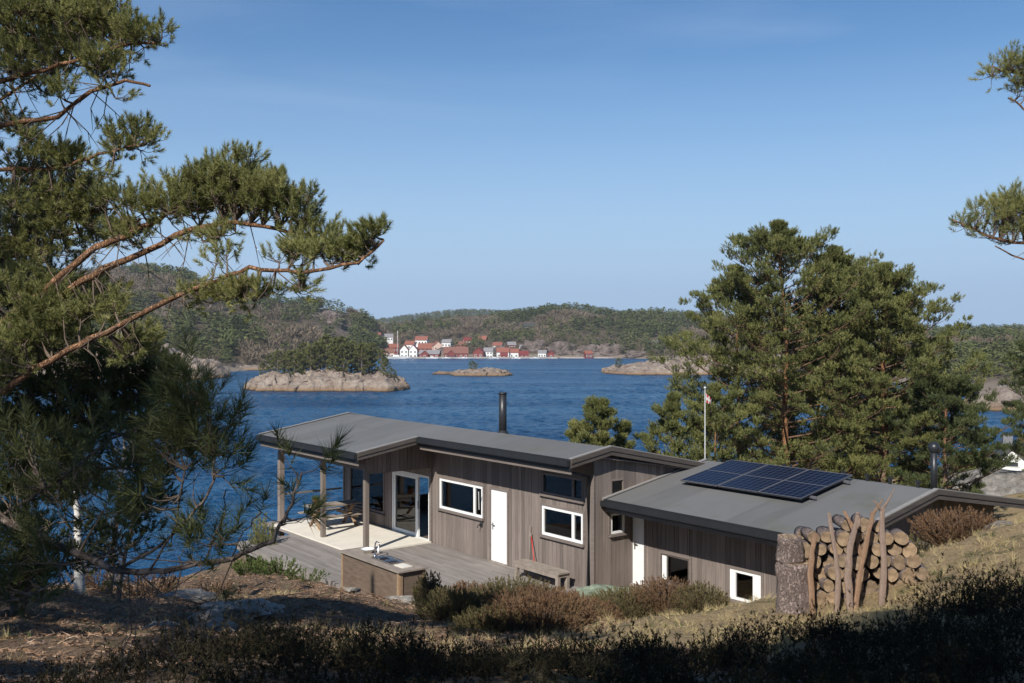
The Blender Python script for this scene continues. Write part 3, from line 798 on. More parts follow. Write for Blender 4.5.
def pine(name, base, Ht, rc, label, seed=1, nl=34, z0=.25, tufts=9, needle=(.13,.14,14,.016), mat=None, lean=(0,0), cat='pine tree', group=None, trunkr=None, shape=1.0, sub=5, barkm=None, tilt=.35, sector=None):
    r = np.random.default_rng(seed); rnd = random.Random(seed)
    root = empty(name, base, 0, label, cat, group)
    tr = trunkr or Ht*.018
    pts = []; 
    for i in range(9):
        t = i/8; pts.append(Vector((lean[0]*t*t*Ht+rnd.uniform(-1,1)*.012*Ht*t, lean[1]*t*t*Ht+rnd.uniform(-1,1)*.012*Ht*t, Ht*.97*t-.3*(1-t))))
    tm = MB(); tm.tube(pts, [tr*(1.15-1.02*(i/8)**1.1) for i in range(9)], 10, wob=.12); tm.build('trunk', barkm or M['barkorange'], root)
    lm = MB(); tp, td = [], []
    def tp_at(t):
        f = t*8; i = min(int(f),7); return pts[i].lerp(pts[i+1], f-i)
    az = rnd.uniform(0,6.28)
    for k in range(nl):
        t = z0+(1-z0)*((k+.5)/nl)**.85
        s = tp_at(min(t,.985)); az += 2.4+rnd.uniform(-.4,.4)
        if sector and rnd.random()<.7: az = rnd.uniform(*sector)
        uu = (t-z0)/(1-z0)
        prof = (math.sin(min(1,(uu*.9+.16))*math.pi))**.55 if shape==1.0 else (1-uu)**.8+.12
        ln = rc*prof*rnd.choice((.55,.8,.95,1.05,1.2))*rnd.uniform(.9,1.08)
        el = tilt*(.2+1.6*uu)+rnd.uniform(-.12,.15)
        dv = Vector((math.cos(az)*math.cos(el),math.sin(az)*math.cos(el),math.sin(el)))
        p1 = s+dv*ln*.45+Vector((0,0,-.03*ln)); e = s+dv*ln+Vector((0,0,.10*ln))
        lm.tube([s,p1,e],[tr*.34*(1.1-uu*.7),tr*.2*(1.1-uu*.6),.012],5,cap=False)
        side = dv.cross(Vector((0,0,1))).normalized()
        for m_ in range(sub):
            f = rnd.uniform(.32,1.0) if m_ else 1.0
            b0 = s.lerp(p1,f/.45) if f<.45 else p1.lerp(e,(f-.45)/.55)
            sl_ = ln*.36*rnd.uniform(.4,1)*(1.15-f*.6)
            c = b0+(side*rnd.uniform(-1,1)+dv*.35+Vector((0,0,rnd.uniform(.0,.5)))).normalized()*sl_
            if m_ and f<.95: lm.tube([b0,c],[.016,.008],3,cap=False)
            cr_ = .14+.024*Ht/3*rnd.uniform(.4,1.3)
            for q in range(tufts):
                off = r.normal(0,1,3); off /= np.linalg.norm(off); off *= r.uniform(.35,1)*cr_; off[2] = off[2]*.5+.05
                tp.append(np.array(c)+off); td.append(off/cr_*.8+np.array(dv)*.4+np.array([0,0,.8])+r.normal(0,.2,3))
    V = needles(np.array(tp), np.array(td), needle[1], needle[0], needle[2], needle[3], (.3,1.1), r)
    lm.build('limbs', M['barkfar'], root)
    np_mesh('crown', V, tri_idx(V), mat or M['needM'], root)
    return root

# individual pines on the skerries: one source, then copies
GI = 'pines on the long skerry'
def small_pine_proto(seed, mat):
    return pine('islet_pine', (0,0,0), 9.0, 2.7, '', seed, 34, .04, 7, (.34,.3,8,.13), mat, group=GI, sub=5, barkm=M['bark'])
protos = [small_pine_proto(s, M['needM']) for s in (21,22,23)]
spots = [(262,5),(270,7),(278,8.5),(284,7),(291,9.5),(298,8),(303,10.2),(309,9),(315,10.5),(320,9.5),(326,11),(331,9),(336,10.5),(341,11),(346,9.5),(351,10.5),(356,9),(361,10),(366,8.5),(372,9),(378,7.5),(384,6),
         (288,8.5),(312,8),(334,8.5),(353,8),(369,7),(300,7)]
where = ['second from','third from','fourth from','fifth from']
for i,(px,h) in enumerate(spots):
    t = random.uniform(-.1,.6); b = islet_z(IA, px, t); b.z -= .3
    src = protos[i%3]
    rest = 'dense green pine among the wood on the long pale skerry'
    lab = rest
    if i == 0: lab = 'small pine at the left end of the long pale skerry wood'
    elif px == 384: lab = 'small pine at the right end of the long pale skerry wood'
    if i < 3:
        o = src; o.location = b; o['label'] = lab; o.scale = (h/9,)*3; o.rotation_euler = (0,0,random.uniform(0,6))
    else:
        o = copy_thing(src, b, random.uniform(0,6), (h/9*random.uniform(.9,1.2),h/9*random.uniform(.9,1.2),h/9), lab)
def copyp(px,t,isl,h,label,group=None,k=0,wide=1.0):
    b = islet_z(isl,px,t); b.z -= .2
    o = copy_thing(protos[k], b, random.uniform(0,6), (h/9*wide,h/9*wide,h/9), label)
    if group: o['group'] = group
    elif 'group' in o: del o['group']
    return o
copyp(474,0,IB,4.5,'round dark bush pine on top of the small low skerry',wide=1.7); 
copyp(619,-.2,IC,4.5,'dark scrub pine on the left tip of the flat rocky point',wide=1.3,k=1)
copyp(650,-.3,IC,5,'wide low pine in the middle of the flat rocky point',wide=1.5,k=2)
for px in (672,690,715,760,810): copyp(px,random.uniform(-.4,.2),IC,6.5,'low pine on the rocky point half behind the large pines','pines behind the rocky point',k=px%3,wide=1.3)
copyp(392,-.3,IA,3.2,'grey green shrub on the bare right end of the long skerry',wide=1.5,k=1)
for px,t in ((60,0),(80,.1),(100,.3),(120,.5),(140,.6),(160,.5),(175,.6),(190,.7),(205,.7),(-20,.3),(20,.3)):
    copyp(px,t,IL,7,'pine on the back of the bare left headland','pines on the left headland',k=abs(px)%3,wide=1.2)
for px,t in ((1030,.3),(1060,.2),(1015,.6)):
    copyp(px,t,IR,6,'pine behind the smooth rock outcrop at far right','pines at the far right outcrop',k=px%3,wide=1.2)

for i,(H,px,u,rad,lab) in enumerate([(H2,565,.06,(16,10,13),'grey cliff rising from the shore right of the village'),(H2,592,.05,(18,10,12),'pale cliff directly behind the lone small red cabin'),(H2,615,.07,(15,10,12),'right hand pale cliff above the empty shore'),
        (H2,640,.04,(14,8,8),'low cliff at the right end of the far shore'),(H2,538,.10,(13,9,13),'brown cliff under the dark cliff top house'),(H2,500,.07,(12,8,9),'rock bluff behind the orange-roofed houses'),(H2,442,.05,(7,6,8),'grey rock knoll between the two big boathouses'),
        (H1,326,.62,(16,14,15),'bare cliff near the summit of the left hill'),(H1,300,.35,(12,10,10),'pale rock slope low on the left hill'),(H1,60,.3,(20,12,14),'rock face on the left hill behind the near pine')]):
    q_=hz(H,np.array([px]),np.array([u]))[0]
    bm=bmesh.new(); bmesh.ops.create_icosphere(bm,subdivisions=5,radius=1)
    for v in bm.verts:
        p=v.co.copy(); k=1+.45*noise.fractal(p*1.3+Vector((i*3.1,0,0)),1,2,4)+.10*noise.ridged_multi_fractal(p*3+Vector((i,0,0)),.9,2.1,4,1,2)
        v.co=Vector((p.x*rad[0]*k*.8,p.y*rad[1]*k,p.z*rad[2]*k*.56))
    me=bpy.data.meshes.new('cliff'); bm.to_mesh(me); bm.free(); me.materials.append(M['cliff'])
    o=bpy.data.objects.new('cliff',me); col.objects.link(o); o.location=(q_[0],q_[1],q_[2]-rad[2]*.15); tag(o,lab,'cliff')
r_=np.random.default_rng(77); px_=r_.uniform(488,660,420); u_=r_.uniform(.03,.26,420); q_=hz(H2,px_,u_); q_[:,2]+=r_.uniform(0,2.5,420)
kk=np.array([not any(abs(to_px(p)[0]-a)<c+2 and abs(to_px(p)[1]-b)<d for a,b,c,d in HSP) for p in q_]); ev=r_.random(420)<.45
scatter('conifer_forest', q_[kk&ev], r_.uniform(3,7,int((kk&ev).sum())), ['pine','spruce'], M['forest'], 'scattered small conifers growing among the pale shore cliffs')
scatter('leafless_woodland', q_[kk&~ev], r_.uniform(3,6,int((kk&~ev).sum())), ['bare'], M['bare'], 'leafless scrub growing among the pale shore cliffs')
# ------------------------------------------------------------ the village
PAINT = {}
def paint(name, c, rough=.7):
    if name not in PAINT: PAINT[name] = simple('paint '+name, c, rough, .08, .6)
    return PAINT[name]
pw, pr, pdr, por, pgr, pdk, pbr, ppk = paint('white wall',(.72,.71,.68)), paint('red wall',(.17,.03,.025)), paint('dark red wall',(.17,.03,.03)), paint('orange tile',(.24,.085,.055)), paint('grey roof',(.22,.21,.21)), paint('dark wall',(.05,.05,.05)), paint('brown red roof',(.19,.085,.06)), paint('pale pink wall',(.6,.42,.34))
M['winglass'] = simple('dark window pane', (.04,.05,.06), .2, .1, 1)
def house(px, yb, d, wpx, hpx, roofpx, dep, rot, wall, roof, label, nwin=3, gable_front=False, group=None, floors=1, chimney=False, winm=None, cat='house', name='house', wy=None):
    b = P(px,yb,d); w_ = wpx/F*d; h = hpx/F*d; rh = roofpx/F*d
    root = empty(name, b, rot, label, cat, group)
    m = MB()
    if gable_front:
        m.box(-w_/2,w_/2,0,dep,-3,h)
        for y_ in (0,dep): m.add([(-w_/2,y_,h),(w_/2,y_,h),(0,y_,h+rh)],[(0,1,2)])
        m.build('wall', wall, root)
        rm = MB(); ov=.35
        for s in (-1,1):
            rm.hexa([(s*(w_/2+ov),-ov,h-ov*rh/(w_/2)),(0,-ov,h+rh),(0,dep+ov,h+rh),(s*(w_/2+ov),dep+ov,h-ov*rh/(w_/2)),
                     (s*(w_/2+ov),-ov,h-ov*rh/(w_/2)+.25),(0,-ov,h+rh+.25),(0,dep+ov,h+rh+.25),(s*(w_/2+ov),dep+ov,h-ov*rh/(w_/2)+.25)])
    else:
        m.box(-w_/2,w_/2,0,dep,-3,h)
        for x_ in (-w_/2,w_/2): m.add([(x_,0,h),(x_,dep,h),(x_,dep/2,h+rh)],[(0,1,2)])
        m.build('wall', wall, root)
        rm = MB(); ov=.35
        for s,y_ in ((-1,0),(1,dep)):
            e = y_+s*ov; ez = h-ov*rh/(dep/2)
            rm.hexa([(-w_/2-ov,e,ez),(w_/2+ov,e,ez),(w_/2+ov,dep/2,h+rh),(-w_/2-ov,dep/2,h+rh),
                     (-w_/2-ov,e,ez+.25),(w_/2+ov,e,ez+.25),(w_/2+ov,dep/2,h+rh+.25),(-w_/2-ov,dep/2,h+rh+.25)])
    ro = rm.build('roof', roof, root)
    if chimney:
        cmb = MB(); cmb.box(-.4,.4,dep/2-.4,dep/2+.4,h+rh-.3,h+rh+1.0); cmb.build('chimney', paint('chimney grey',(.16,.16,.17)), ro)
    for fl in range(floors):
        for k in range(nwin):
            x_ = (k+.5)/nwin*w_-w_/2; zz = h*(fl+.42)/floors
            ww = min(.65, w_/nwin*.3); wh = min(.75, h/floors*.28)
            f = MB(); f.box(x_-ww,x_+ww,-.07,.02,zz-wh,zz+wh); fo = f.build('window', pw if winm is None else winm, root)
            g_ = MB(); g_.box(x_-ww*.75,x_+ww*.75,-.1,-.06,zz-wh*.78,zz+wh*.78); g_.build('pane', M['winglass'], fo)
    return root
R_ = math.radians
house(386,357.6,712,16,5,4,8,R_(8),ppk,pbr,'pink walled waterside house left of the sailing boat',4)
house(404,357.6,716,8,8,4.5,9,0,pw,pr,'tall white house with red gable roof just right of the mast',2,True,floors=2)
house(413,357.6,716,8,8,4.5,9,0,pw,pr,'second tall white red-roofed gable house beside the dark red boathouse',2,True,floors=2)
house(421,344.5,800,12,4.5,3.5,8,R_(-5),pw,por,'white house with orange roof standing highest above the village centre',4,chimney=True)
house(427,352.5,760,17,4,5,9,R_(6),pr,por,'wide red house with bright orange roof behind the boathouses',4)
house(429,358,706,20,4,3.5,9,R_(-4),pdr,pgr,'dark red waterside boathouse with grey roof',4,cat='boathouse',name='boathouse')
house(424.5,358,703,7,4,3.2,6,0,pdr,pbr,'small dark red gabled boathouse at the quay edge',1,True,cat='boathouse',name='boathouse')
house(456,358.2,706,24,5,6,12,R_(3),pr,pbr,'largest red boathouse with broad brown red roof and dark openings',5,cat='boathouse',name='boathouse')
house(451,358.2,702,8,4,4,6,0,pr,pbr,'red gabled boathouse in front of the largest one',2,True,cat='boathouse',name='boathouse',winm=pdk)
house(478,358,708,10,6,4,9,R_(-10),pr,pdr,'red boathouse partly behind the bush of the small skerry',2,True,cat='boathouse',name='boathouse')
house(468,344.5,830,8,4,3,7,R_(10),ppk,pr,'pink house with red roof up the slope behind the boathouses',3)
house(482,343.5,835,8,4,3.4,7,R_(-12),por,por,'orange house up the slope above the white house',3)
house(488,357.5,714,9,6,3.6,8,R_(-6),pw,pgr,'white house with grey roof right of the red boathouses',3,floors=2)
house(503,358,712,12,6,4,8,R_(4),pw,por,'white house with orange roof at the right part of the quay',3)
house(504,358.6,703,7,3,2.5,5,0,pr,pr,'small red shed below the orange-roofed white house',1,cat='shed',name='shed')
house(514,358,714,9,5.5,3.5,8,R_(-5),pw,por,'narrower white orange-roofed house beside a red shed',2)
house(524,358.6,705,9,4,3.4,7,R_(3),pr,pr,'bright red boathouse under the tall white house',2,cat='boathouse',name='boathouse')
house(526,354,750,11,6,3,8,R_(8),pw,pgr,'tall white house with grey roof behind the bright red boathouse',3,floors=2)
house(542,357.5,712,8,4.5,2.6,7,R_(-8),pw,pgr,'low white house between the quay and a red cabin',3)
house(551,358.3,707,6,5,2.6,6,0,pr,pdr,'red cabin at the right end of the quay row',1,True,cat='boathouse',name='boathouse')
house(589,357.6,708,7,4,2.6,6,R_(10),pr,por,'lone small red cabin below the pale cliff',2,cat='cabin',name='boathouse')
house(520,330,900,5,2.4,1.4,6,0,pw,pgr,'small white house beside the dark one on the cliff top',2)
house(529,329.5,890,11,3.4,2.8,8,R_(5),pdk,pdk,'dark house on the cliff top above the village',4)
house(343,341,800,10,5,3,8,R_(12),pw,pdk,'white house with black roof in the wood above the long skerry',3,floors=2)
house(349,335,830,6,4,2.5,7,R_(-12),pw,pdk,'upper white house with black roof on the wooded slope',2)
house(376,340,790,8,4,3,7,R_(-6),ppk,por,'orange-roofed house on the slope left of the village',3)
house(316,304,840,5,2.4,1.2,6,0,pw,pgr,'tiny white house on the summit of the left hill',2)
house(199,333,700,12,4,3,8,R_(6),pdr,pdr,'dark red house in the leafless wood of the left hill',3)
house(268,328,720,8,3.4,2,7,R_(-9),paint('grey wall',(.25,.24,.22)),pgr,'grey house among trees on the left hill',3)
house(277,337,640,3,2.2,1,4,0,pw,pgr,'small white hut low in the trees of the left hill',1)
house(394,352,735,9,4.5,3.5,8,R_(12),pr,por,'red house with muted orange roof half hidden behind the mast',3)
house(409,349,745,9,4.5,3.5,8,R_(-8),pw,por,'white house with orange roof above the twin gabled houses',3)
house(438,350.5,748,9,5,4,8,R_(14),ppk,por,'pale house with orange roof between the boathouses and the tree line',2,True)
house(446,347,780,9,4.5,3,8,R_(-8),pw,pgr,'white grey-roofed house behind the largest boathouse',3)
house(461,349.5,760,10,4.5,3.5,8,R_(9),pr,pbr,'red house directly behind the ridge of the largest boathouse',3)
house(497,350,760,9,4.5,3,8,R_(-9),pw,por,'second-row white house behind the quayside orange roofs',3)
house(512,349,770,8,4,3,8,R_(6),pr,pgr,'second-row red house with grey roof behind the quayside orange roofs',3)
house(536,350.5,752,7,4,2.6,7,R_(-4),pw,por,'second-row small white house near the right end of the village',2)
house(389,341,800,8,4,3,8,R_(10),pw,pgr,'white house on the slope just above the left end of the village',3)
house(560,351,745,7,3.6,2.4,7,R_(6),ppk,pgr,'pale house at the foot of the cliff right of the quay row',2)
house(303,326,760,8,4,2.6,8,R_(8),pw,pgr,'pale house halfway up the left hill above the pine skerry',3)
house(240,324,740,8,3.6,2.4,8,R_(-8),pdr,pdk,'dark red cabin high in the leafless wood of the left hill',2)
house(655,346,760,7,3.4,2.4,7,R_(5),pr,pgr,'small red cabin in the trees above the rocky point',2)
# quay
q = MB(); q.box(-95,32,0,10,-.6,1.0); o = q.build('quay', simple('quay stone',(.33,.30,.27),.9,.2,.3), None, (0,0,0))
o.location = (P(512,358,700).x, 699.5, 0); tag(o, 'low stone quay along the village waterfront', 'quay')
q = MB(); q.box(0,60,0,10,-.6,.7); o = q.build('quay', simple('quay stone pale',(.36,.31,.27),.9,.2,.3)); o.location=(P(560,358,712).x,711,0); tag(o,'thin pale jetty wall below the cliff right of the village','quay')

def boat(px, d, L_, label, mast=0, group=None, rot=0.0):
    b = P(px, 335, d); b.z = 0
    root = empty('sailboat' if mast else 'motorboat', b, rot, label, 'sailing boat' if mast else 'motor boat', group)
    m = MB(); vs=[]; n_=9; h = L_*.11
    for i in range(n_):
        t = i/(n_-1); x = -L_/2+L_*t; w_ = L_*.15*math.sin(math.pi*min(1,(t*.8+.2)))**.6*(1 if t<.99 else .05); 
        sh = h*(1+.35*t*t)
        vs += [(x,-w_,sh),(x,-w_*.6,-.1),(x,w_*.6,-.1),(x,w_,sh)]
    fs=[]
    for i in range(n_-1):
        for k in range(3): fs.append((i*4+k,i*4+k+1,(i+1)*4+k+1,(i+1)*4+k))
        fs.append((i*4+3,i*4,(i+1)*4,(i+1)*4+3))
    fs += [(0,1,2,3),tuple(reversed([(n_-1)*4+k for k in range(4)]))]
    m.add(vs,fs,0,False); m.build('hull', pw, root)
    c = MB(); c.hexa([(-L_*.15,-L_*.09,h),(L_*.2,-L_*.06,h),(L_*.2,L_*.06,h),(-L_*.15,L_*.09,h),(-L_*.13,-L_*.07,h+L_*.07),(L_*.12,-L_*.05,h+L_*.07),(L_*.12,L_*.05,h+L_*.07),(-L_*.13,L_*.07,h+L_*.07)])
    c.build('cabin_top', pw, root)
    if mast:
        k = MB(); k.tube([(L_*.08,0,h),(L_*.08,0,h+mast)],[.16,.1],8); mo = k.build('mast', pw, root)
        k = MB(); k.tube([(L_*.07,0,h+1.6),(-L_*.38,0,h+1.6)],[.12,.1],6); k.build('boom', pw, root)
    return root
boat(396,690,14,'white sailing boat with a tall bare mast moored left of the village',18)
boat(407,694,7,'small white motor boat just right of the sailing boat',rot=.3)
boat(432,694,8,'white motor boat in front of the dark red boathouse',rot=-.1)
boat(446,694,6,'small white boat between the dark and the largest boathouse',rot=.2)
boat(463,693,6.5,'white boat below the dark openings of the largest boathouse',rot=.1)
boat(494,693,7,'white boat moored below the grey-roofed white house',rot=.15)
boat(516,693,6,'white boat in front of the two orange-roofed houses',rot=-.2)
boat(535,694,6.5,'white boat near the low white house at the quay end',rot=.25)

# ----------------------------------------------------------------- the cabin
cabin = empty('cabin', O, RZ, 'low dark timber cabin with grey felt roofs, covered terrace and annex', 'cabin')
FX = lambda a,o_,z: (a,-o_,z)            # front facade of the main part (y=0)
GXF = lambda a,o_,z: (o_,a,z)            # right gable (x=0), a runs along y
BXF = lambda a,o_,z: (a,4.0+o_,z)
LXF = lambda a,o_,z: (-13.15-o_,a,z)
AFX = lambda a,o_,z: (a,1.35-o_,z)       # annex front
AGX = lambda a,o_,z: (6.3+o_,a,z)
ABX = lambda a,o_,z: (a,7.8+o_,z)
ALX = lambda a,o_,z: (-o_,a,z)
def z_main(y): return 3.65-.165*(.355-y) if y < .355 else 3.65-.2*(y-.355)
def z_ann(y): return 2.31+.1815*(y-.3) if y < 4.14 else 3.01-.16*(y-4.14)
def cladding(xf, a0, a1, z0, ztop, holes, name='cladding', bw=.148, parent=cabin, inner=True, mat=None, th=.14):
    m = MB(xf); m2 = MB(xf)
    brk = [a0,a1]+[h[k] for h in holes for k in (0,1)]
    a = a0
    cuts = sorted(set([round(x,4) for x in list(np.arange(a0,a1,bw))+brk if a0-1e-6<=x<=a1+1e-6]))
    for i in range(len(cuts)-1):
        l, r_ = cuts[i], cuts[i+1]
        if r_-l < .012: continue
        c = (l+r_)/2; segs = [(z0, min(ztop(l),ztop(r_)))]
        for (h0,h1,q0,q1) in holes:
            if h0 < c < h1:
                new = []
                for (s0,s1) in segs:
                    if q0 > s0: new.append((s0,min(s1,q0)))
                    if q1 < s1: new.append((max(s0,q1),s1))
                segs = [s for s in new if s[1]-s[0] > .01]
        pr_ = random.uniform(-.004,.004)
        for (s0,s1) in segs:
            top_l, top_r = (ztop(l),ztop(r_)) if abs(s1-min(ztop(l),ztop(r_)))<1e-6 else (s1,s1)
            g_ = .004
            m.hexa([(l+g_,0,s0),(r_-g_,0,s0),(r_-g_,.022+pr_,s0),(l+g_,.022+pr_,s0),(l+g_,0,top_l),(r_-g_,0,top_r),(r_-g_,.022+pr_,top_r),(l+g_,.022+pr_,top_l)])
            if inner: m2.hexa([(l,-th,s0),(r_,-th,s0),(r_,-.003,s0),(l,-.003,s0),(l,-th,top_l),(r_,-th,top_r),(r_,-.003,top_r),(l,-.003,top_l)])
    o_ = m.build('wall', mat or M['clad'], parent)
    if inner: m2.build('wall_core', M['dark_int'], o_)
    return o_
def window(xf, a0, a1, z0, z1, mull=(), fr=.07, mat=None, sill=True, open_sash=None, parent=cabin, trimb=True):
    m = MB(xf); mt = mat or M['white']
    o0, o1 = -.05, .035
    m.box(a0,a0+fr,o0,o1,z0,z1); m.box(a1-fr,a1,o0,o1,z0,z1); m.box(a0+fr,a1-fr,o0,o1,z0,z0+fr); m.box(a0+fr,a1-fr,o0,o1,z1-fr,z1)
    for c in mull: m.box(c-.045,c+.045,o0,o1-.004,z0+fr,z1-fr)
    o_ = m.build('window', mt, parent)
    p = MB(xf); es = [a0+fr]+sorted(mull)+[a1-fr]
    for i in range(len(es)-1):
        l = es[i]+(.045 if i else 0); r_ = es[i+1]-(.045 if i < len(es)-2 else 0)
        p.box(l,r_,-.02,-.008,z0+fr,z1-fr)
    p.build('pane', M['glass'], o_)
    if sill:
        s = MB(xf); s.box(a0-.06,a1+.06,.022,.10,z0-.065,z0-.012); s.build('sill', M['trim'], o_)
    if trimb:
        s = MB(xf); t_=.075
        s.box(a0-t_,a0-.003,.02,.046,z0-.01,z1+t_); s.box(a1+.003,a1+t_,.02,.046,z0-.01,z1+t_); s.box(a0-.003,a1+.003,.02,.046,z1+.003,z1+t_)
        s.build('surround', M['trim'], o_)
    if open_sash:
        l, r_ = open_sash; s = MB(xf); dz = z1-z0
        s.bar((r_-.1,.05,z0+fr*2+.1),(r_+.14,.24,z1-.12),.022,.022)
        s.build('window_stay', M['white'], o_)
    return o_
zt = lambda y: (lambda a: z_main(y)-.17)
# main front facade
holesF = [(-7.0,-4.74,1.16,2.08),(-4.33,-3.58,0.0,2.06),(-2.03,-.38,1.13,1.91),(-2.03,-.38,2.24,2.80)]
holesT = [(-9.83,-7.56,0.0,2.06),(-12.75,-10.35,.48,2.15)]
cladding(FX, -13.15, 0, -.3, zt(0), holesF+holesT)
window(FX,-7.0,-4.74,1.16,2.08,(-5.17,),open_sash=(-5.1,-4.8))
window(FX,-2.03,-.38,1.13,1.91,(-.78,))
window(FX,-2.03,-.38,2.24,2.80,(-.78,),fr=.05,mat=M['clad'],trimb=False)
window(FX,-12.75,-10.35,.48,2.15,(-11.55,),mat=M['trim'],trimb=False)
def door(xf, a0, a1, z0, z1, hinge=1, label=None):
    m = MB(xf); m.box(a0,a1,-.05,.03,z0+.02,z1)
    o_ = m.build('door', M['white'], cabin, bevel=.004)
    h = MB(xf); hx = a0+.09 if hinge>0 else a1-.09
    h.box(hx-.02,hx+.02,.03,.045,z0+.92,z0+1.12); h.box(hx-.015,hx+.12*hinge,.06,.08,z0+1.05,z0+1.07); h.box(hx-.012,hx+.012,.045,.07,z0+1.045,z0+1.07)
    h.build('handle', M['chrome'], o_)
    t = MB(xf); t.box(a0-.07,a0-.003,.02,.046,z0,z1+.07); t.box(a1+.003,a1+.07,.02,.046,z0,z1+.07); t.box(a0-.003,a1+.003,.02,.046,z1+.003,z1+.07)
    t.build('door_surround', M['trim'], o_)
    t = MB(xf); t.box(a0-.02,a1+.02,.03,.12,z0-.05,z0+.015); t.build('threshold', M['greywood'], o_)
    return o_
door(FX,-4.33,-3.58,0,2.06)
# sliding terrace door: frame of the opening, one closed leaf, one open bay
m = MB(FX); m.box(-9.83,-9.76,-.07,.035,0,2.06); m.box(-7.63,-7.56,-.07,.035,0,2.06); m.box(-9.76,-7.63,-.07,.035,1.99,2.06); m.box(-9.76,-7.63,-.07,.035,0,.05)
sd_o = m.build('sliding_door', M['white'], cabin)
m = MB(FX); m.box(-9.75,-9.64,-.04,.028,.06,1.98); m.box(-8.40,-8.25,-.04,.028,.06,1.98); m.box(-9.64,-8.40,-.04,.028,.06,.17); m.box(-9.64,-8.40,-.04,.028,1.89,1.98)
m.build('leaf_frame', M['white'], sd_o)
m = MB(FX); m.box(-9.64,-8.40,-.012,.0,.17,1.89); m.build('pane', M['glass'], sd_o)
m = MB(FX); m.box(-8.26,-8.22,.03,.05,.95,1.2); m.build('handle', M['chrome'], sd_o)
# gable wall
cladding(GXF, 0, 4.0, -.4, lambda y: z_main(y)-.17, [(.55,1.04,1.38,1.9),(.55,1.04,2.34,2.79)])
window(GXF,.55,1.04,1.38,1.9,fr=.055); window(GXF,.55,1.04,2.34,2.79,fr=.05,mat=M['clad'],trimb=False)
cladding(BXF, -13.15, 0, -1.8, zt(4.0), [(-12.7,-10.2,.35,2.2),(-9.9,-7.7,.35,2.2),(-6.6,-5.0,.9,1.9)])
window(BXF,-12.7,-10.2,.35,2.2,(-11.4,),mat=M['trim'],trimb=False); window(BXF,-9.9,-7.7,.35,2.2,(-8.8,),mat=M['trim'],trimb=False); window(BXF,-6.6,-5.0,.9,1.9)
cladding(LXF, 0, 4.0, -1.8, lambda y: z_main(y)-.17, [(.3,3.75,.4,2.3)])
window(LXF,.3,3.75,.4,2.3,(2.0,),mat=M['trim'],trimb=False)
# corner boards and the black downpipe beside the inner corner
for bx_ in ((-.06,.05,-.05,-.0225,-.3,3.3),(-13.2,-13.1,-.055,-.0225,-.3,3.2),(-7.56,-7.44,-.055,-.0225,0,2.45)):
    m = MB(); m.box(*bx_); m.build('corner_board', M['trim'], cabin)
m = MB(); m.tube([(-.12,-.95,3.12),(-.12,-.5,3.0),(-.12,-.1,2.9),(-.12,-.09,2.6),(-.12,-.09,.1),(-.12,-.18,-.05)],.045,10)
m.build('downpipe', M['black'], cabin)
# floors, ceilings, inner partition, a little furniture
m = MB(); m.box(-13.0,-.15,.15,3.85,-.05,.02); m.build('floor', M['int_floor'], cabin)
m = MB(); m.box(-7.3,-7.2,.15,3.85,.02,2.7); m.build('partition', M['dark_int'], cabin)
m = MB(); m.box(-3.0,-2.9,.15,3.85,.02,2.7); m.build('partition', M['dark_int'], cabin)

# roofs
def slab(mb, x0,x1,y0,y1,zf,th,mi=0):
    a,b = zf(y0),zf(y1)
    mb.hexa([(x0,y0,a-th),(x1,y0,a-th),(x1,y1,b-th),(x0,y1,b-th),(x0,y0,a),(x1,y0,a),(x1,y1,b),(x0,y1,b)],mi)
XL, XR, XT = -13.55, .24, -6.7
m = MB(); slab(m,XT,XR,-.98,.355,z_main,.15); slab(m,XL,XT,-3.06,.355,z_main,.15); slab(m,XL,XR,.355,4.7,z_main,.15)
roof = m.build('roof', M['felt'], cabin)
m = MB(); y0=-3.06
def soff(mb,x0,x1,ya,yb,zf): slab(mb,x0,x1,ya,yb,lambda y: zf(y)-.153,.03)
m = MB(); soff(m,XL+.05,XT,-3.0,-.03,z_main); soff(m,XT,XR-.04,-.93,-.03,z_main); soff(m,.03,XR-.04,-.03,4.65,lambda y:z_main(y)-.001)
m.build('soffit', M['clad'], roof)
def gutter(x0,x1,y,z,parent):
    mb = MB(); mb.box(x0,x1,y-.11,y-.0,z-.15,z-.135); mb.box(x0,x1,y-.115,y-.105,z-.134,z-.01); mb.box(x0,x0+.006,y-.104,y,z-.134,z-.012); mb.box(x1-.006,x1,y-.104,y,z-.134,z-.012)
    return mb.build('gutter', M['gutter'], parent)
def fascia(x0,x1,y,z,parent,h=.27):
    mb = MB(); mb.box(x0,x1,y-.03,y-.002,z-h,z+.012); o_=mb.build('fascia', M['gutter'], parent)
    gutter(x0,x1,y-.032,z-.01,o_)
    mb = MB(); mb.box(x0+.03,x1-.03,y+.02,y+.05,z-h-.1,z-h-.002); mb.build('eave_board', M['trim'], parent)
fascia(XT,XR,-.98,z_main(-.98),roof); fascia(XL,XT+.02,-3.06,z_main(-3.06),roof)
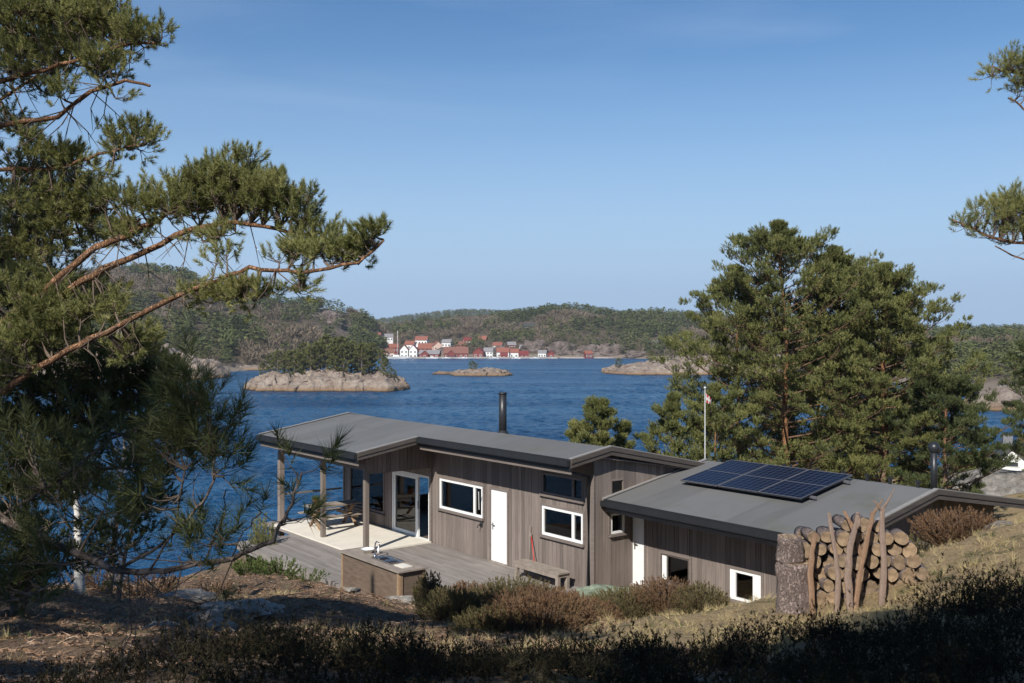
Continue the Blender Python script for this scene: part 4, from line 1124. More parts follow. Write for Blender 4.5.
def barge(x, ya, yb, zf, parent, sgn=1, h=.2, mat=None):
    mb = MB(); x0,x1 = (x+.002,x+.034) if sgn>0 else (x-.034,x-.002)
    za,zb = zf(ya),zf(yb)
    mb.hexa([(x0,ya,za-h),(x1,ya,za-h),(x1,yb,zb-h),(x0,yb,zb-h),(x0,ya,za+.02),(x1,ya,za+.02),(x1,yb,zb+.02),(x0,yb,zb+.02)])
    o_=mb.build('barge_board', mat or M['barge'], parent)
    mb = MB(); x2,x3=(x-.06,x+.05) if sgn>0 else (x-.05,x+.06)
    mb.hexa([(x2,ya,za+.022),(x3,ya,za+.022),(x3,yb,zb+.022),(x2,yb,zb+.022),(x2,ya,za+.045),(x3,ya,za+.045),(x3,yb,zb+.045),(x2,yb,zb+.045)])
    mb.build('roof_edge_strip', M['edge'], parent)
    mb = MB(); x4,x5=(x+.036,x+.056) if sgn>0 else (x-.056,x-.036)
    mb.hexa([(x4,ya,za-.09),(x5,ya,za-.09),(x5,yb,zb-.09),(x4,yb,zb-.09),(x4,ya,za+.018),(x5,ya,za+.018),(x5,yb,zb+.018),(x4,yb,zb+.018)])
    mb.build('upper_barge_board', mat or M['barge'], parent)
barge(XR,-1.0,.355,z_main,roof); barge(XR,.355,4.7,z_main,roof)
barge(XT,-3.08,-1.05,z_main,roof); barge(XL,-3.08,.355,z_main,roof,-1); barge(XL,.355,4.7,z_main,roof,-1)
# terrace frame
def post(x,y,z0,z1,mt='post',r=.07): 
    mb = MB(); mb.box(x-r,x+r,y-r,y+r,z0,z1); return mb.build('post', M[mt], cabin, bevel=.006)
post(-7.38,-2.4,0,2.46); post(-10.14,-2.4,.055,2.46); post(-13.27,-2.4,-.6,2.46,'clad',.09)
m = MB(); m.box(-13.36,-7.29,-2.47,-2.33,2.462,2.80); m.build('beam', M['clad'], cabin)
m = MB(); m.box(-13.34,-13.2,-2.32,-.06,2.462,2.8); m.build('beam', M['clad'], cabin)
m = MB(); m.box(-13.31,-13.25,-2.32,-.06,.98,1.04); m.build('rail', M['post'], cabin)
# dark infill above the terrace's right side
cladding(lambda a,o_,z: (-7.36+o_,a,z), -2.32, -.03, 2.36, lambda y: z_main(y)-.19, [], inner=False, th=.05)
m = MB(); m.box(-7.40,-7.365,-2.32,-.06,2.36,2.9); m.build('infill_board', M['clad'], cabin)
# annex
cladding(AFX, 0.03, 6.3, -.4, lambda a: z_ann(1.35)-.17, [(.03,.48,0,1.98),(1.07,2.01,.3,.98),(3.29,4.19,.3,1.0)])
door(AFX,.05,.47,0,1.96)
aw=window(AFX,1.07,2.01,.3,.98,(),fr=.04,mat=M['barge']); m=MB(AFX); m.box(1.115,1.25,.0,.042,.345,.935); m.build('open_sash',M['white'],aw)
aw=window(AFX,3.29,4.19,.3,1.0,(),fr=.06); m=MB(AFX); m.box(3.352,3.45,-.01,.03,.362,.938); m.box(3.97,4.128,-.01,.05,.362,.938); m.build('open_sash',M['white'],aw)
cladding(AGX, 1.35, 7.8, -.4, lambda y: z_ann(y)-.17, [])
cladding(ABX, 0, 6.3, -1.5, lambda a: z_ann(7.8)-.17, [])
cladding(ALX, 4.03, 7.8, -1.5, lambda y: z_ann(y)-.17, [])
m = MB(); m.box(.15,6.15,1.5,7.65,-.05,.02); m.build('floor', M['int_floor'], cabin)
m = MB(); m.box(.15,6.15,2.9,3.0,.02,2.4); m.build('partition', M['dark_int'], cabin)
AXR=6.85
m = MB(); slab(m,.06,AXR,.3,4.14,z_ann,.15); slab(m,.06,AXR,4.14,8.4,z_ann,.15)
ar = m.build('annex_roof', M['felt'], cabin)
fascia(.06,AXR,.3,z_ann(.3),ar,.21)
m = MB(); soff(m,.1,AXR-.04,.36,1.31,z_ann); m.build('soffit', M['clad'], ar)
barge(.06,.27,4.0,z_ann,ar,-1,.14,M['edge']); barge(AXR,.27,4.14,z_ann,ar); barge(AXR,4.14,8.4,z_ann,ar)
barge(.06,4.03,4.14,z_ann,ar,-1,.14)
# snow hooks / brackets near the annex ridge
for k,x in enumerate((2.6,3.6,4.35,5.0,5.6,6.3)):
    m = MB(); y=4.3; z=z_ann(y); m.box(x-.03,x+.03,y-.03,y+.03,z,z+.17); m.box(x-.07,x+.07,y-.02,y+.02,z+.12,z+.16); m.build('roof_bracket', M['gutter'], ar)
# stove pipes
m = MB(); m.tube([(-5.53,1.3,z_main(1.3)-.1),(-5.53,1.3,4.72)],.12,16); m.lathe([(.14,0),(.14,.03),(.10,.05)],(-5.53,1.3,4.70))
ch = m.build('stove_pipe', M['black'], cabin)
m = MB(); m.lathe([(.22,0),(.18,.06),(.13,.16)],(-5.53,1.3,z_main(1.3)-.03)); m.build('flashing', M['gutter'], ch)
m = MB(); zb=z_ann(5.0); m.tube([(6.3,5.0,zb-.1),(6.3,5.0,3.78)],.075,14)
ch = m.build('stove_pipe', M['black'], cabin)
m = MB(); m.lathe([(.06,-.14),(.11,-.09),(.135,0),(.115,.07),(.07,.115),(.02,.13)],(6.3,5.0,3.86)); m.build('cowl', M['black'], ch)
# wall tap near the kitchen window
m = MB(FX); m.box(-4.85,-4.75,.025,.07,.92,1.02); m.tube([(-4.8,.06,.97),(-4.8,.16,.97),(-4.8,.19,.9)],.015,8); m.build('wall_tap', M['black'], cabin)

# deck
deck = empty('deck', O, RZ, 'grey weathered board deck in front of the dark cabin', 'deck')
m = MB(); y=-4.75
while y < -.03:
    yb = min(y+.118,-.03)
    xr = -.3 if y > -2.9 else -2.9
    xa = -13.9 if y > -2.9 else -11.3
    cut = random.uniform(-8.5,-6.5)
    for a,b in ((xa,cut),(cut+.004,cut+3.6),(cut+3.604,xr)):
        if a < xr and min(b,xr)-a>.02: m.box(a,min(b,xr),y,yb,-.035,0+random.uniform(-.002,.002))
    y += .124
m.build('deck_boards', M['deck'], deck)
m = MB(); m.box(-11.3,-2.9,-4.79,-4.755,-.24,-.002); m.box(-2.94,-2.9,-4.755,-2.9,-.24,-.04); m.box(-11.34,-11.305,-4.755,-2.9,-.24,-.002)
m.build('edge_board', M['deck'], deck)
m = MB()
for x in (-13.5,-11.1,-8.5,-6,-3.2): 
    m.box(x-.05,x+.05,-4.6 if x>-12 else -2.7,-.1,-.2,-.04)
    m.box(x-.06,x+.06,-4.6 if x>-12 else -2.7,-4.48 if x>-12 else -2.58,-1.6,-.2)
m.build('joists', M['post'], deck)
pad = MB(); pad.box(-13.15,-7.42,-2.78,-.06,.004,.05)
po = pad.build('terrace_mat', M['pad'], None, O); po.rotation_euler=(0,0,RZ); tag(po,'pale cream floor slab under the covered terrace roof','terrace floor')

# outdoor kitchen counter
kc = empty('outdoor_counter', LW(-3.0,-4.42), RZ, 'brown plywood outdoor sink counter at the front edge of the deck', 'counter')
m = MB(); m.box(-1.42,1.42,-.36,.36,-.5,.87); m.build('cabinet', M['brownwood'], kc)
for bx_ in ((-1.42,-1.34,-.385,-.362,-.5,.865),(1.34,1.42,-.385,-.362,-.5,.865),(1.422,1.445,-.36,-.28,-.5,.865),(1.422,1.445,.28,.36,-.5,.865)):
    m = MB(); m.box(*bx_); m.build('corner_post', M['tablewood'], kc)
m = MB(); 
for k in range(5): m.box(-1.5,1.5,-.43+k*.172,-.43+k*.172+.165,.872,.91)
ct = m.build('countertop', M['greywood'], kc)
m = MB(); m.box(-.15,.75,-.22,.2,.912,.925); m.box(-.15,.75,-.22,-.2,.925,.955); m.box(-.15,.75,.18,.2,.925,.955); m.box(-.15,-.13,-.2,.18,.925,.955); m.box(.33,.35,-.2,.18,.925,.955); m.box(.73,.75,-.2,.18,.925,.955)
sk = m.build('sink', M['chrome'], kc)
m = MB(); m.lathe([(.05,0),(.05,.02),(.03,.03),(.025,.06)],(-.35,0,.91)); m.tube([(-.35,0,.95),(-.35,0,1.15),(-.33,0,1.24),(-.26,0,1.29),(-.17,0,1.28),(-.12,0,1.2)],.018,8); m.tube([(-.35,0,.98),(-.45,.06,1.02)],.014,6)
m.build('tap', M['chrome'], kc)
def small(name, label, cat, loc, fn, mat, rz=RZ, group=None):
    mb = MB(); fn(mb); o_ = mb.build(name, mat, None, loc); o_.rotation_euler=(0,0,rz); return tag(o_,label,cat,group)
small('wash_bowl','white plastic washing bowl beside the tap on the outdoor counter','bowl',LW(-3.75,-4.4,.912),lambda b: b.lathe([(.10,0),(.16,.11),(.175,.115),(.165,.105),(.10,.02)],(0,0,0),20),M['white'])
small('dish_bottle','small clear bottle standing on the outdoor counter','bottle',LW(-3.55,-4.2,.912),lambda b: b.lathe([(.035,0),(.035,.12),(.012,.16),(.012,.19)],(0,0,0),12),M['white'])
small('cutting_board','pale cutting board at the right end of the outdoor counter','cutting board',LW(-1.95,-4.45,.912),lambda b: b.box(-.2,.2,-.14,.14,0,.02),M['pad'])

# bench and broom
be = empty('bench', LW(-1.45,-.53), RZ, 'long grey wooden bench against the cabin wall', 'bench')
m = MB(); 
for k in range(3): m.box(-.93,.93,-.21+k*.142,-.21+k*.142+.136,.41,.45)
m.build('seat', M['greywood'], be)
for s in (-1,1):
    m = MB(); x=s*.84
    m.box(x-.05,x+.05,-.2,-.11,-.05,.408); m.box(x-.05,x+.05,.11,.2,-.05,.408); m.box(x-.05,x+.05,-.11,.11,.32,.408); m.build('leg', M['greywood'], be)
m = MB(); m.box(-.79,.79,-.2,-.17,.3,.408); m.build('apron', M['greywood'], be)
br = empty('broom', LW(-2.45,-.28), RZ, 'red handled broom leaning on the wall behind the bench', 'broom')
m = MB(); m.tube([(.45,-.02,.25),(.02,.2,1.02)],.014,8); m.build('handle', M['red'], br)
m = MB(); m.box(-.035,.035,.17,.21,1.0,1.10); m.build('brush_head', M['greywood'], br)
m = MB(); m.tube([(-.02,.16,.1),(-.03,.2,1.3)],.012,8); m.build('second_handle', M['greywood'], br)

# picnic table with planter
pt = empty('picnic_table', LW(-11.6,-1.3,.055), RZ, 'wooden picnic table with crossed legs on the covered terrace', 'table')
m = MB()
for k in range(5): m.box(-.37+k*.15,-.37+k*.15+.142,-.9,.9,.71,.75)
m.build('tabletop', M['greywood'], pt)
for s in (-1,1):
    m = MB(); y=s*.62
    m.bar((-.42,y,0),(.3,y,.7),.045,.1,up=(0,1,0)); m.build('leg', M['tablewood'], pt)
    m = MB(); y2=y+.05*s
    m.bar((.42,y2,0),(-.3,y2,.7),.045,.1,up=(0,1,0)); m.build('leg', M['tablewood'], pt)
    m = MB(); m.box(-.72,.72,y-.03-.055*s-.02,y+.03-.055*s-.02,.33,.42); m.build('crossbar', M['tablewood'], pt)
for s in (-1,1):
    m = MB(); m.box(s*.66-.13,s*.66-.01,-.9,.9,.421,.455); m.box(s*.66+.01,s*.66+.13,-.9,.9,.421,.455); m.build('seat', M['greywood'], pt)
pot = empty('planter', LW(-11.7,-1.85,.81), RZ, 'small terracotta pot with green plant on the picnic table', 'planter')
m = MB(); m.lathe([(.09,0),(.13,.17),(.14,.18),(.12,.18),(.11,.15)],(0,0,0)); m.build('pot', M['terracotta'], pot)
pp = np.zeros((14,3)); pp[:,:2]=rng.normal(0,.05,(14,2)); pp[:,2]=.17
dd = rng.normal(0,.5,(14,3)); dd[:,2]=1
V = needles(pp,dd,.06,.13,14,.02); np_mesh('plant', V, tri_idx(V), M['green'], pot)
# chair seen through the open door
chr_ = empty('chair', LW(-7.95,1.2,.02), RZ+.4, 'pale framed chair just inside the open terrace door', 'chair')
m = MB(); m.box(-.22,.22,-.22,.22,.43,.46); m.build('seat', M['greywood'], chr_)
for sx in (-1,1):
    for sy in (-1,1):
        m = MB(); m.box(sx*.19-.018,sx*.19+.018,sy*.19-.018,sy*.19+.018,0,.428 if sy<0 else .9); m.build('leg', M['white'], chr_)
m = MB(); 
for z in (.6,.72,.84): m.box(-.172,.172,.18,.2,z,z+.05)
m.build('backrest', M['white'], chr_)
dt = empty('dining_table', LW(-9.6,2.2,.02), RZ, 'dark dining table inside behind the glass doors', 'table')
m = MB(); m.box(-.9,.9,-.45,.45,.71,.75); m.build('tabletop', M['tablewood'], dt)
for sx in (-1,1):
    for sy in (-1,1):
        m = MB(); m.box(sx*.8-.03,sx*.8+.03,sy*.36-.03,sy*.36+.03,0,.708); m.build('leg', M['tablewood'], dt)

# solar panels on the annex roof
def on_plane(px,py,zf):
    # intersect a view ray with the roof plane (local)
    lo,hi=5.0,60.0
    for _ in range(60):
        mid=(lo+hi)/2; p=P(px,py,mid); x,y=local_xy(p.x,p.y); z=p.z-O.z
        if z > zf(y): lo=mid
        else: hi=mid
    p=P(px,py,lo); return local_xy(p.x,p.y)
zs = lambda y: 2.31+.1815*(y-.3)+.15
corn = [on_plane(676,479,zs),on_plane(734,461,zs),on_plane(853,474,zs),on_plane(803,499,zs)]
print('SOLAR', corn)
sx0=(corn[0][0]+corn[1][0])/2; sx1=(corn[2][0]+corn[3][0])/2; sy0=(corn[0][1]+corn[3][1])/2; sy1=(corn[1][1]+corn[2][1])/2
def cell_mat():
    m, nt, N, L, b = nodes('solar cells')
    s = N.new('ShaderNodeSeparateXYZ'); L.new(coords(N,L,'Object'), s.inputs[0])
    outs=[]
    for k,per in ((0,.165),(1,.165)):
        a=N.new('ShaderNodeMath'); a.operation='MULTIPLY'; a.inputs[1].default_value=1/per; L.new(s.outputs[k],a.inputs[0])
        f=N.new('ShaderNodeMath'); f.operation='FRACT'; L.new(a.outputs[0],f.inputs[0])
        l=N.new('ShaderNodeMath'); l.operation='LESS_THAN'; l.inputs[1].default_value=.06 if k else .1; L.new(f.outputs[0],l.inputs[0]); outs.append(l)
    mx=N.new('ShaderNodeMath'); mx.operation='MAXIMUM'; L.new(outs[0].outputs[0],mx.inputs[0]); L.new(outs[1].outputs[0],mx.inputs[1])
    L.new(mixc(N,L,(.005,.007,.02),(.05,.056,.078),mx.outputs[0]), b.inputs['Base Color'])
    b.inputs['Roughness'].default_value=.18; b.inputs['Specular IOR Level'].default_value=.06
    return m
M['cells']=cell_mat()
slope = math.atan(.1815)
sa = empty('solar_array', LW(sx0,sy0,zs(sy0)), RZ, 'array of dark blue solar panels raised on the grey annex roof', 'solar panels')
W3=(sx1-sx0)/3; D2=(sy1-sy0)
def sp(x,y,z=0): return (x, y*math.cos(slope)-z*math.sin(slope), y*math.sin(slope)+z*math.cos(slope))
Ls = D2/math.cos(slope)
for i in range(3):
    x0=i*W3+.01; x1=(i+1)*W3-.01
    m=MB(sp); m.box(x0,x1,0,Ls,-.035,-.002); f=m.build('panel', M['cells'], sa)
    m=MB(sp); e=.013
    m.box(x0,x0+e,0,Ls,-.036,.006); m.box(x1-e,x1,0,Ls,-.036,.006); m.box(x0+e,x1-e,0,e,-.036,.006); m.box(x0+e,x1-e,Ls-e,Ls,-.036,.006); m.box(x0+e,x1-e,Ls/2-.008,Ls/2+.008,-.002,.004)
    m.build('panel_frame', M['solarframe'], f)
m=MB(sp); 
for y in (.35,Ls-.35): m.box(-.08,3*W3+.14,y-.025,y+.025,-.085,-.037)
m.build('mounting_rail', M['solarframe'], sa)
for x in (.3,W3*1.5,3*W3-.3):
    for y in (.35,Ls-.35):
        m=MB(sp); m.box(x-.03,x+.03,y-.03,y+.03,-.15,-.086); m.build('mount_foot', M['black'], sa)

# flagpole
fb = P(705,462,36); g0 = gz(fb.x,fb.y)
fp = empty('flagpole', (fb.x,fb.y,g0), 0, 'thin white flagpole with small red pennant behind the annex', 'flagpole')
topz = P(705,389,36).z-g0
m = MB(); m.tube([(0,0,-.2),(0,0,topz)],[.022,.014],10); m.lathe([(.03,0),(.05,.04),(.03,.08),(.005,.09)],(0,0,topz)); m.build('pole', simple('pole grey white', (.5,.5,.49), .5), fp)
pm = MB(); vs=[]; 
for i in range(9):
    t=i/8; x=.02+.22*t; s_=math.sin(t*7)*.04; 
    for k in range(4): vs.append((x, s_+.03*k, topz-.12-t*.25-(.36*(1-t*.45))*k/3))
fs=[(i*4+k,i*4+k+1,(i+1)*4+k+1,(i+1)*4+k) for i in range(8) for k in range(3)]
pm.add(vs,fs,0,True); pm.m=[0 if (i//3)%3!=1 and (i%3)!=1 else 1 for i in range(len(fs))]
pm.build('pennant', [simple('red cloth',(.38,.04,.035),.8), simple('white cloth',(.65,.62,.6),.8)], fp)

# ------------------------------------------------------------ the log pile
woodz = lambda px: P(px, 606-(px-790)*.10, 14).z
LOGLAB = {}
rows = []
rl_ = random.Random(5)
for b_ in range(7):
    for a_ in range(9):
        px = 806+a_*14.6+(7.3 if b_%2 else 0)+rl_.uniform(-1.5,1.5); py = 599-b_*12.2+rl_.uniform(-1.2,1.2)
        top = np.interp(px,[803,825,850,880,897,905,925,935],[538,528,522,521,527,541,549,560]); bot = np.interp(px,[803,850,900,930],[602,605,598,588])
        if top+3 < py < bot-2 and px < 929: rows.append((px,py,rl_.uniform(5.8,7.7)))
pos_words = []
logs = []
for i,(px,py,rp) in enumerate(rows):
    p = P(px,py,13.95+random.uniform(-.08,.1)); r_ = rp/F*14*.98
    mb = MB(); n_=14; ph=random.uniform(0,6); ln=random.uniform(.32,.42)
    ring = [r_*(1+.09*math.sin(2*2*math.pi*k/n_+ph)+random.uniform(-.05,.05)) for k in range(n_)]
    vs=[]
    for yy,sc in ((0,.97),(.01,1),(ln*.5,1.03),(ln,1)):
        for k in range(n_):
            a=2*math.pi*k/n_; vs.append((ring[k]*sc*math.cos(a),yy,ring[k]*sc*math.sin(a)))
    fs=[];mi=[]
    mb.add(vs,[(j*n_+k,j*n_+(k+1)%n_,(j+1)*n_+(k+1)%n_,(j+1)*n_+k) for j in range(1,3) for k in range(n_)],1,True)
    mb.f += [tuple(range(n_))]; mb.m += [0]; mb.sm += [False]
    for k in range(n_): mb.f.append((k,(k+1)%n_,n_+(k+1)%n_,n_+k)); mb.m.append(0); mb.sm.append(False)
    mb.f += [tuple(range(3*n_,4*n_))]; mb.m += [0]; mb.sm += [False]
    o = mb.build('firewood_log', [M['endgrain'],M['barkstump']], None, p)
    o.rotation_euler = (random.uniform(-.06,.06), 0, random.uniform(-.35,.3))
    tag(o, 'round cut log stacked in the firewood pile between stumps and slope', 'log', 'cut logs in the firewood pile')
    logs.append(o)
def relabel(i, s): logs[i]['label']=s
xs_ = [(o.location.x, o.location.z, k) for k,o in enumerate(logs)]
kr = max(xs_)[2]; kt = max(xs_, key=lambda q: q[1])[2]; kb = min(xs_, key=lambda q: q[0]*1.0+q[1]*.6)[2]
relabel(kr,'round log farthest right at the end of the firewood pile')
if kt not in (kr,): relabel(kt,'topmost log in the middle of the firewood pile')
if kb not in (kr,kt): relabel(kb,'lowest log of the firewood pile right beside the big stump')
for k_ in {kr,kt,kb}:
    if 'group' in logs[k_]: pass
# second layer behind, seen in the gaps
for i,(px,py) in enumerate([(a+(b%2)*5,600-b*10.5) for b in range(7) for a in range(804,924,11) if not(b>3 and a>898)]):
    p = P(px,py,14.45); mb=MB(); r_=random.uniform(.075,.1)
    mb.tube([(0,0,0),(0,.35,0)],[r_,r_],12,1); mb.m[-1]=0; mb.m[-2]=0
    o=mb.build('firewood_log',[M['endgrain'],M['barkstump']],None,p); o.rotation_euler=(0,0,random.uniform(-.5,.5))
    tag(o,'round cut log in the shadowed back row of the firewood pile','log','cut logs in the back row of the pile')
def stump(px,yb,d,wpx,hpx,label,flare=1.06,seed=0):
    b=P(px,yb,d); r_=wpx/F*d/2; h=hpx/F*d; n_=30; rows_=12
    if yb>590: b.z-=.14; h+=.14
    rr=random.Random(seed); vs=[]
    for j in range(rows_+1):
        t=j/rows_
        for k in range(n_):
            a=2*math.pi*k/n_
            q=1+.22*noise.noise(Vector((math.cos(a)*1.5,math.sin(a)*1.5,t*1.5+seed)))+.12*noise.noise(Vector((math.cos(a)*7,math.sin(a)*7,t*4+seed)))-(.06 if j==rows_ else 0)+(flare-1)*(1-t)
            vs.append((r_*q*math.cos(a),r_*q*math.sin(a),h*t+(.012*noise.noise(Vector((math.cos(a)*2,math.sin(a)*2,seed))) if j==rows_ else 0)))
    mb=MB(); mb.add(vs,[(j*n_+k,j*n_+(k+1)%n_,(j+1)*n_+(k+1)%n_,(j+1)*n_+k) for j in range(rows_) for k in range(n_)],1,True)
    mb.f += [tuple(range(rows_*n_,(rows_+1)*n_)), tuple(reversed(range(n_)))]; mb.m += [0,0]; mb.sm += [False,False]
    o=mb.build('tree_stump',[M['endgrain'],M['barkstump']],None,b); return tag(o,label,'stump')
stump(794.5,608,13.9,34,47,'large rough barked stump standing at the left end of the log pile',1.06,1)
stump(789.5,561,13.9,25,25,'smaller barked block stacked on top of the large stump',1.1,4)
# poles leaning against the pile
def pole(pts,r0,r1,label,mat,fork=None):
    q0=P(*pts[0]); gq=gz(q0.x,q0.y)-.04
    if pts[0][1]>590 and q0.z>gq: pts=[(pts[0][0],H0+(CZ-gq)/pts[0][2]*F,pts[0][2])]+pts[1:]
    b=P(*pts[0]); root=None
    mb=MB(); pw_=[P(*p)-b for p in pts]
    fine=[]
    for i in range(len(pw_)-1):
        for k in range(3): fine.append(pw_[i].lerp(pw_[i+1],k/3)+Vector((random.uniform(-1,1),random.uniform(-1,1),0))*.006)
    fine.append(pw_[-1])
    mb.tube(fine,[1.0*(r0+(r1-r0)*i/(len(fine)-1))*random.uniform(.92,1.12) for i in range(len(fine))],9,wob=.15)
    if fork: 
        for fk in fork: mb.tube([P(*q_)-b for q_ in fk],[r1*.75]+[r1*.5]*(len(fk)-2)+[r1*.22],7)
    o=mb.build('leaning_pole',mat,None,b); return tag(o,label,'pole')
pole([(814,607,13.4),(810,575,13.5),(812,552,13.65),(815,534,13.75)],.040,.036,'short thick orange pole leaning nearest the stumps',M['barkpole'])
pole([(837,608,13.4),(838,575,13.5),(835,550,13.6),(829,513,13.8)],.040,.024,'grey straight pole leaning second from the stumps',M['barkgrey'])
pole([(850,611,13.3),(848,575,13.4),(850,545,13.5),(856,527,13.65),(858,513,13.75)],.052,.030,'thickest knobbly pole in the middle of the log pile front',M['barkgrey'],[[(856,530,13.62),(860,523,13.6),(859,514,13.6)],[(849,570,13.4),(844,555,13.42)]])
pole([(855,606,13.3),(859,577,13.4),(866,545,13.55),(873,512,13.75)],.036,.030,'orange pole crossing behind the thick one toward the pile top',M['barkpole'],[[(873,514,13.74),(879,505,13.8),(883,499,13.8)]])
pole([(882,602,13.3),(884,560,13.5),(882,530,13.65),(883,507,13.8)],.046,.030,'tall straight pole with forked pale tip at the right',M['barkgrey'],[[(883,508,13.8),(888,501,13.8),(895,488,13.85)],[(882,512,13.78),(876,503,13.8),(873,500,13.8)]])
pole([(862,560,13.9),(856,535,13.95),(844,511,14.0)],.03,.024,'short pole end rising above the pile behind the others',M['barkpole'])

# --------------------------------------------------------------- rocks
def rockobj(name,c,rad,label,seed,mat,cat='rock',group=None,sub=4,squash=None,jag=.35):
    bm=bmesh.new(); bmesh.ops.create_icosphere(bm,subdivisions=sub,radius=1)
    for v in bm.verts:
        p=v.co.copy(); q=1+jag*noise.fractal(p*1.2+Vector((seed,seed,0)),1,2,3)+jag*.35*noise.fractal(p*4+Vector((seed,0,0)),1,2,3)
        v.co=Vector((p.x*rad[0]*q,p.y*rad[1]*q,p.z*rad[2]*q))
    me=bpy.data.meshes.new(name); bm.to_mesh(me); bm.free(); me.materials.append(mat)
    o=bpy.data.objects.new(name,me); col.objects.link(o); o.location=c; return tag(o,label,cat,group)
rockobj('rock',P(1001,531,16.5),(.24,.22,.17),'grey boulder under the annex roof end on the right slope',2,M['rock'],jag=.3)
c=P(609,597,22.6); rockobj('rock',c,(.85,.5,.2),'flat green lichen covered rock at the foot of the inner wall corner',5,M['lichenrock'],jag=.45)
c=P(402,601,22.3); rockobj('rock',c,(.36,.24,.1),'pale flat rock at the corner of the outdoor counter',8,M['palerock'],jag=.5)
c=P(353,590,24); rockobj('rock',c,(.16,.1,.06),'small white stone lying below the outdoor counter front',9,M['palerock'],jag=.5)
for i,(px,py,d,r_,lab) in enumerate([(205,622,14,(.32,.3,.16),'largest whitish rock slab in the left foreground'),(240,618,15,(.5,.35,.13),'long whitish rock slab beside the largest left foreground one'),(268,617,15.5,(.26,.22,.1),'flat pale stone right of the left foreground slabs'),
        (165,636,12,(.2,.2,.14),'broken pale rock below the left foreground slabs'),(157,629,12.6,(.14,.16,.1),'small pale rock left of the foreground slabs'),(188,598,18,(.5,.3,.16),'grey rock at the crest behind the left foreground slabs')]):
    r_=tuple(q*1.05 for q in r_); c=P(px,py,d); c.z=gz(c.x,c.y)+r_[2]*.1; rockobj('rock',c,r_,lab,11+i,M['palerock'],jag=.5)
c=P(1010,484,52); c.z=gz(c.x,c.y); rockobj('rock',P(1012,490,50),(3.6,3.5,1.0),'broad grey rock slab beyond the annex at the right edge',31,M['rock'],jag=.25)

# ------------------------------------------------ mid-distance trees, right
NB=(.12,.17,18,.024)
def gp(px,d): 
    x=(px-CX)/F*d; return Vector((x,d,gz(x,d)))
def pine_at(px,d,ytop,rpx,label,seed,**k):
    b=gp(px,d); Ht=P(px,ytop,d).z-b.z; return pine('pine_tree',b,Ht,rpx/F*d,label,seed,**k)
pine_at(788,43,212,98,'tallest pine of the clump behind the annex, leaning slightly left',31,nl=108,z0=.16,tufts=12,sub=13,needle=NB,lean=(-.02,0),trunkr=.17)
pine_at(838,45,240,80,'middle pine of the clump with orange upper trunk',32,nl=106,z0=.14,tufts=12,sub=13,needle=NB,trunkr=.16)
pine_at(884,42,258,76,'right pine of the tall clump with orange trunk by the roof',33,nl=110,z0=.10,tufts=12,sub=13,needle=NB,mat=M['needM'],trunkr=.18)
pine_at(738,45,258,76,'left pine of the tall clump behind the flagpole',34,nl=88,z0=.12,tufts=11,sub=12,needle=NB,trunkr=.13)
pine_at(945,40,376,62,'broad low dark pine at the right foot of the clump',35,nl=70,z0=.04,tufts=13,sub=9,needle=NB,mat=M['needD'],trunkr=.12)
pine_at(672,39,390,40,'slim low pine at the left foot of the clump beside the water',43,nl=44,z0=.05,tufts=12,sub=8,needle=NB,trunkr=.06)
pine_at(715,40,380,62,'low spreading pine behind the flagpole and main roof',36,nl=46,z0=.05,tufts=12,sub=8,needle=NB,trunkr=.08)
pine_at(622,39,422,26,'small pine tip showing above the main roof right of the young bushy pine',41,nl=30,z0=.05,tufts=11,sub=7,needle=NB,shape=.5,trunkr=.05)
pine_at(574,39,424,24,'small pine tip showing above the main roof left of the young bushy pine',42,nl=30,z0=.05,tufts=11,sub=7,needle=NB,shape=.5,trunkr=.05)
pine_at(598,38,401,44,'young bushy pine showing above the main roof beside the water',37,nl=48,z0=.04,tufts=12,sub=9,needle=NB,shape=.5,trunkr=.06)
pine_at(1052,48,338,55,'dark pine cut by the right edge of the photo',38,nl=60,z0=.1,tufts=12,sub=8,needle=NB,mat=M['needD'],trunkr=.14)
pine_at(820,52,345,66,'low pine filling the gap behind the clump trunks',39,nl=70,z0=.03,tufts=12,sub=9,needle=NB,mat=M['needD'],trunkr=.1)
pine_at(900,56,390,70,'bushy low pine beyond the right pine trunk',40,nl=70,z0=.03,tufts=12,sub=9,needle=NB,mat=M['needD'],trunkr=.1)
for i,(px,d,yt,rp) in enumerate([(978,70,458,18),(1040,62,474,20),(962,62,458,20),(1022,120,436,12),(1050,95,430,22)]):
    pine_at(px,d,yt,rp,['low shrub pine left of the far cottage','bushy shrub pine below the far cottage','shrub pine between the annex pipe and the rock slab','small pine just behind the far cottage roof','shrub pine at the right edge by the cottage'][i],50+i,nl=40,z0=.03,tufts=11,sub=7,needle=NB,trunkr=.05,shape=.5)
house(1012,468,88,24,9,11,5,R_(-18),pw,pdk,'small cottage with dark gable roof and white front at the right edge',1,True,chimney=True,cat='cottage',name='cottage')
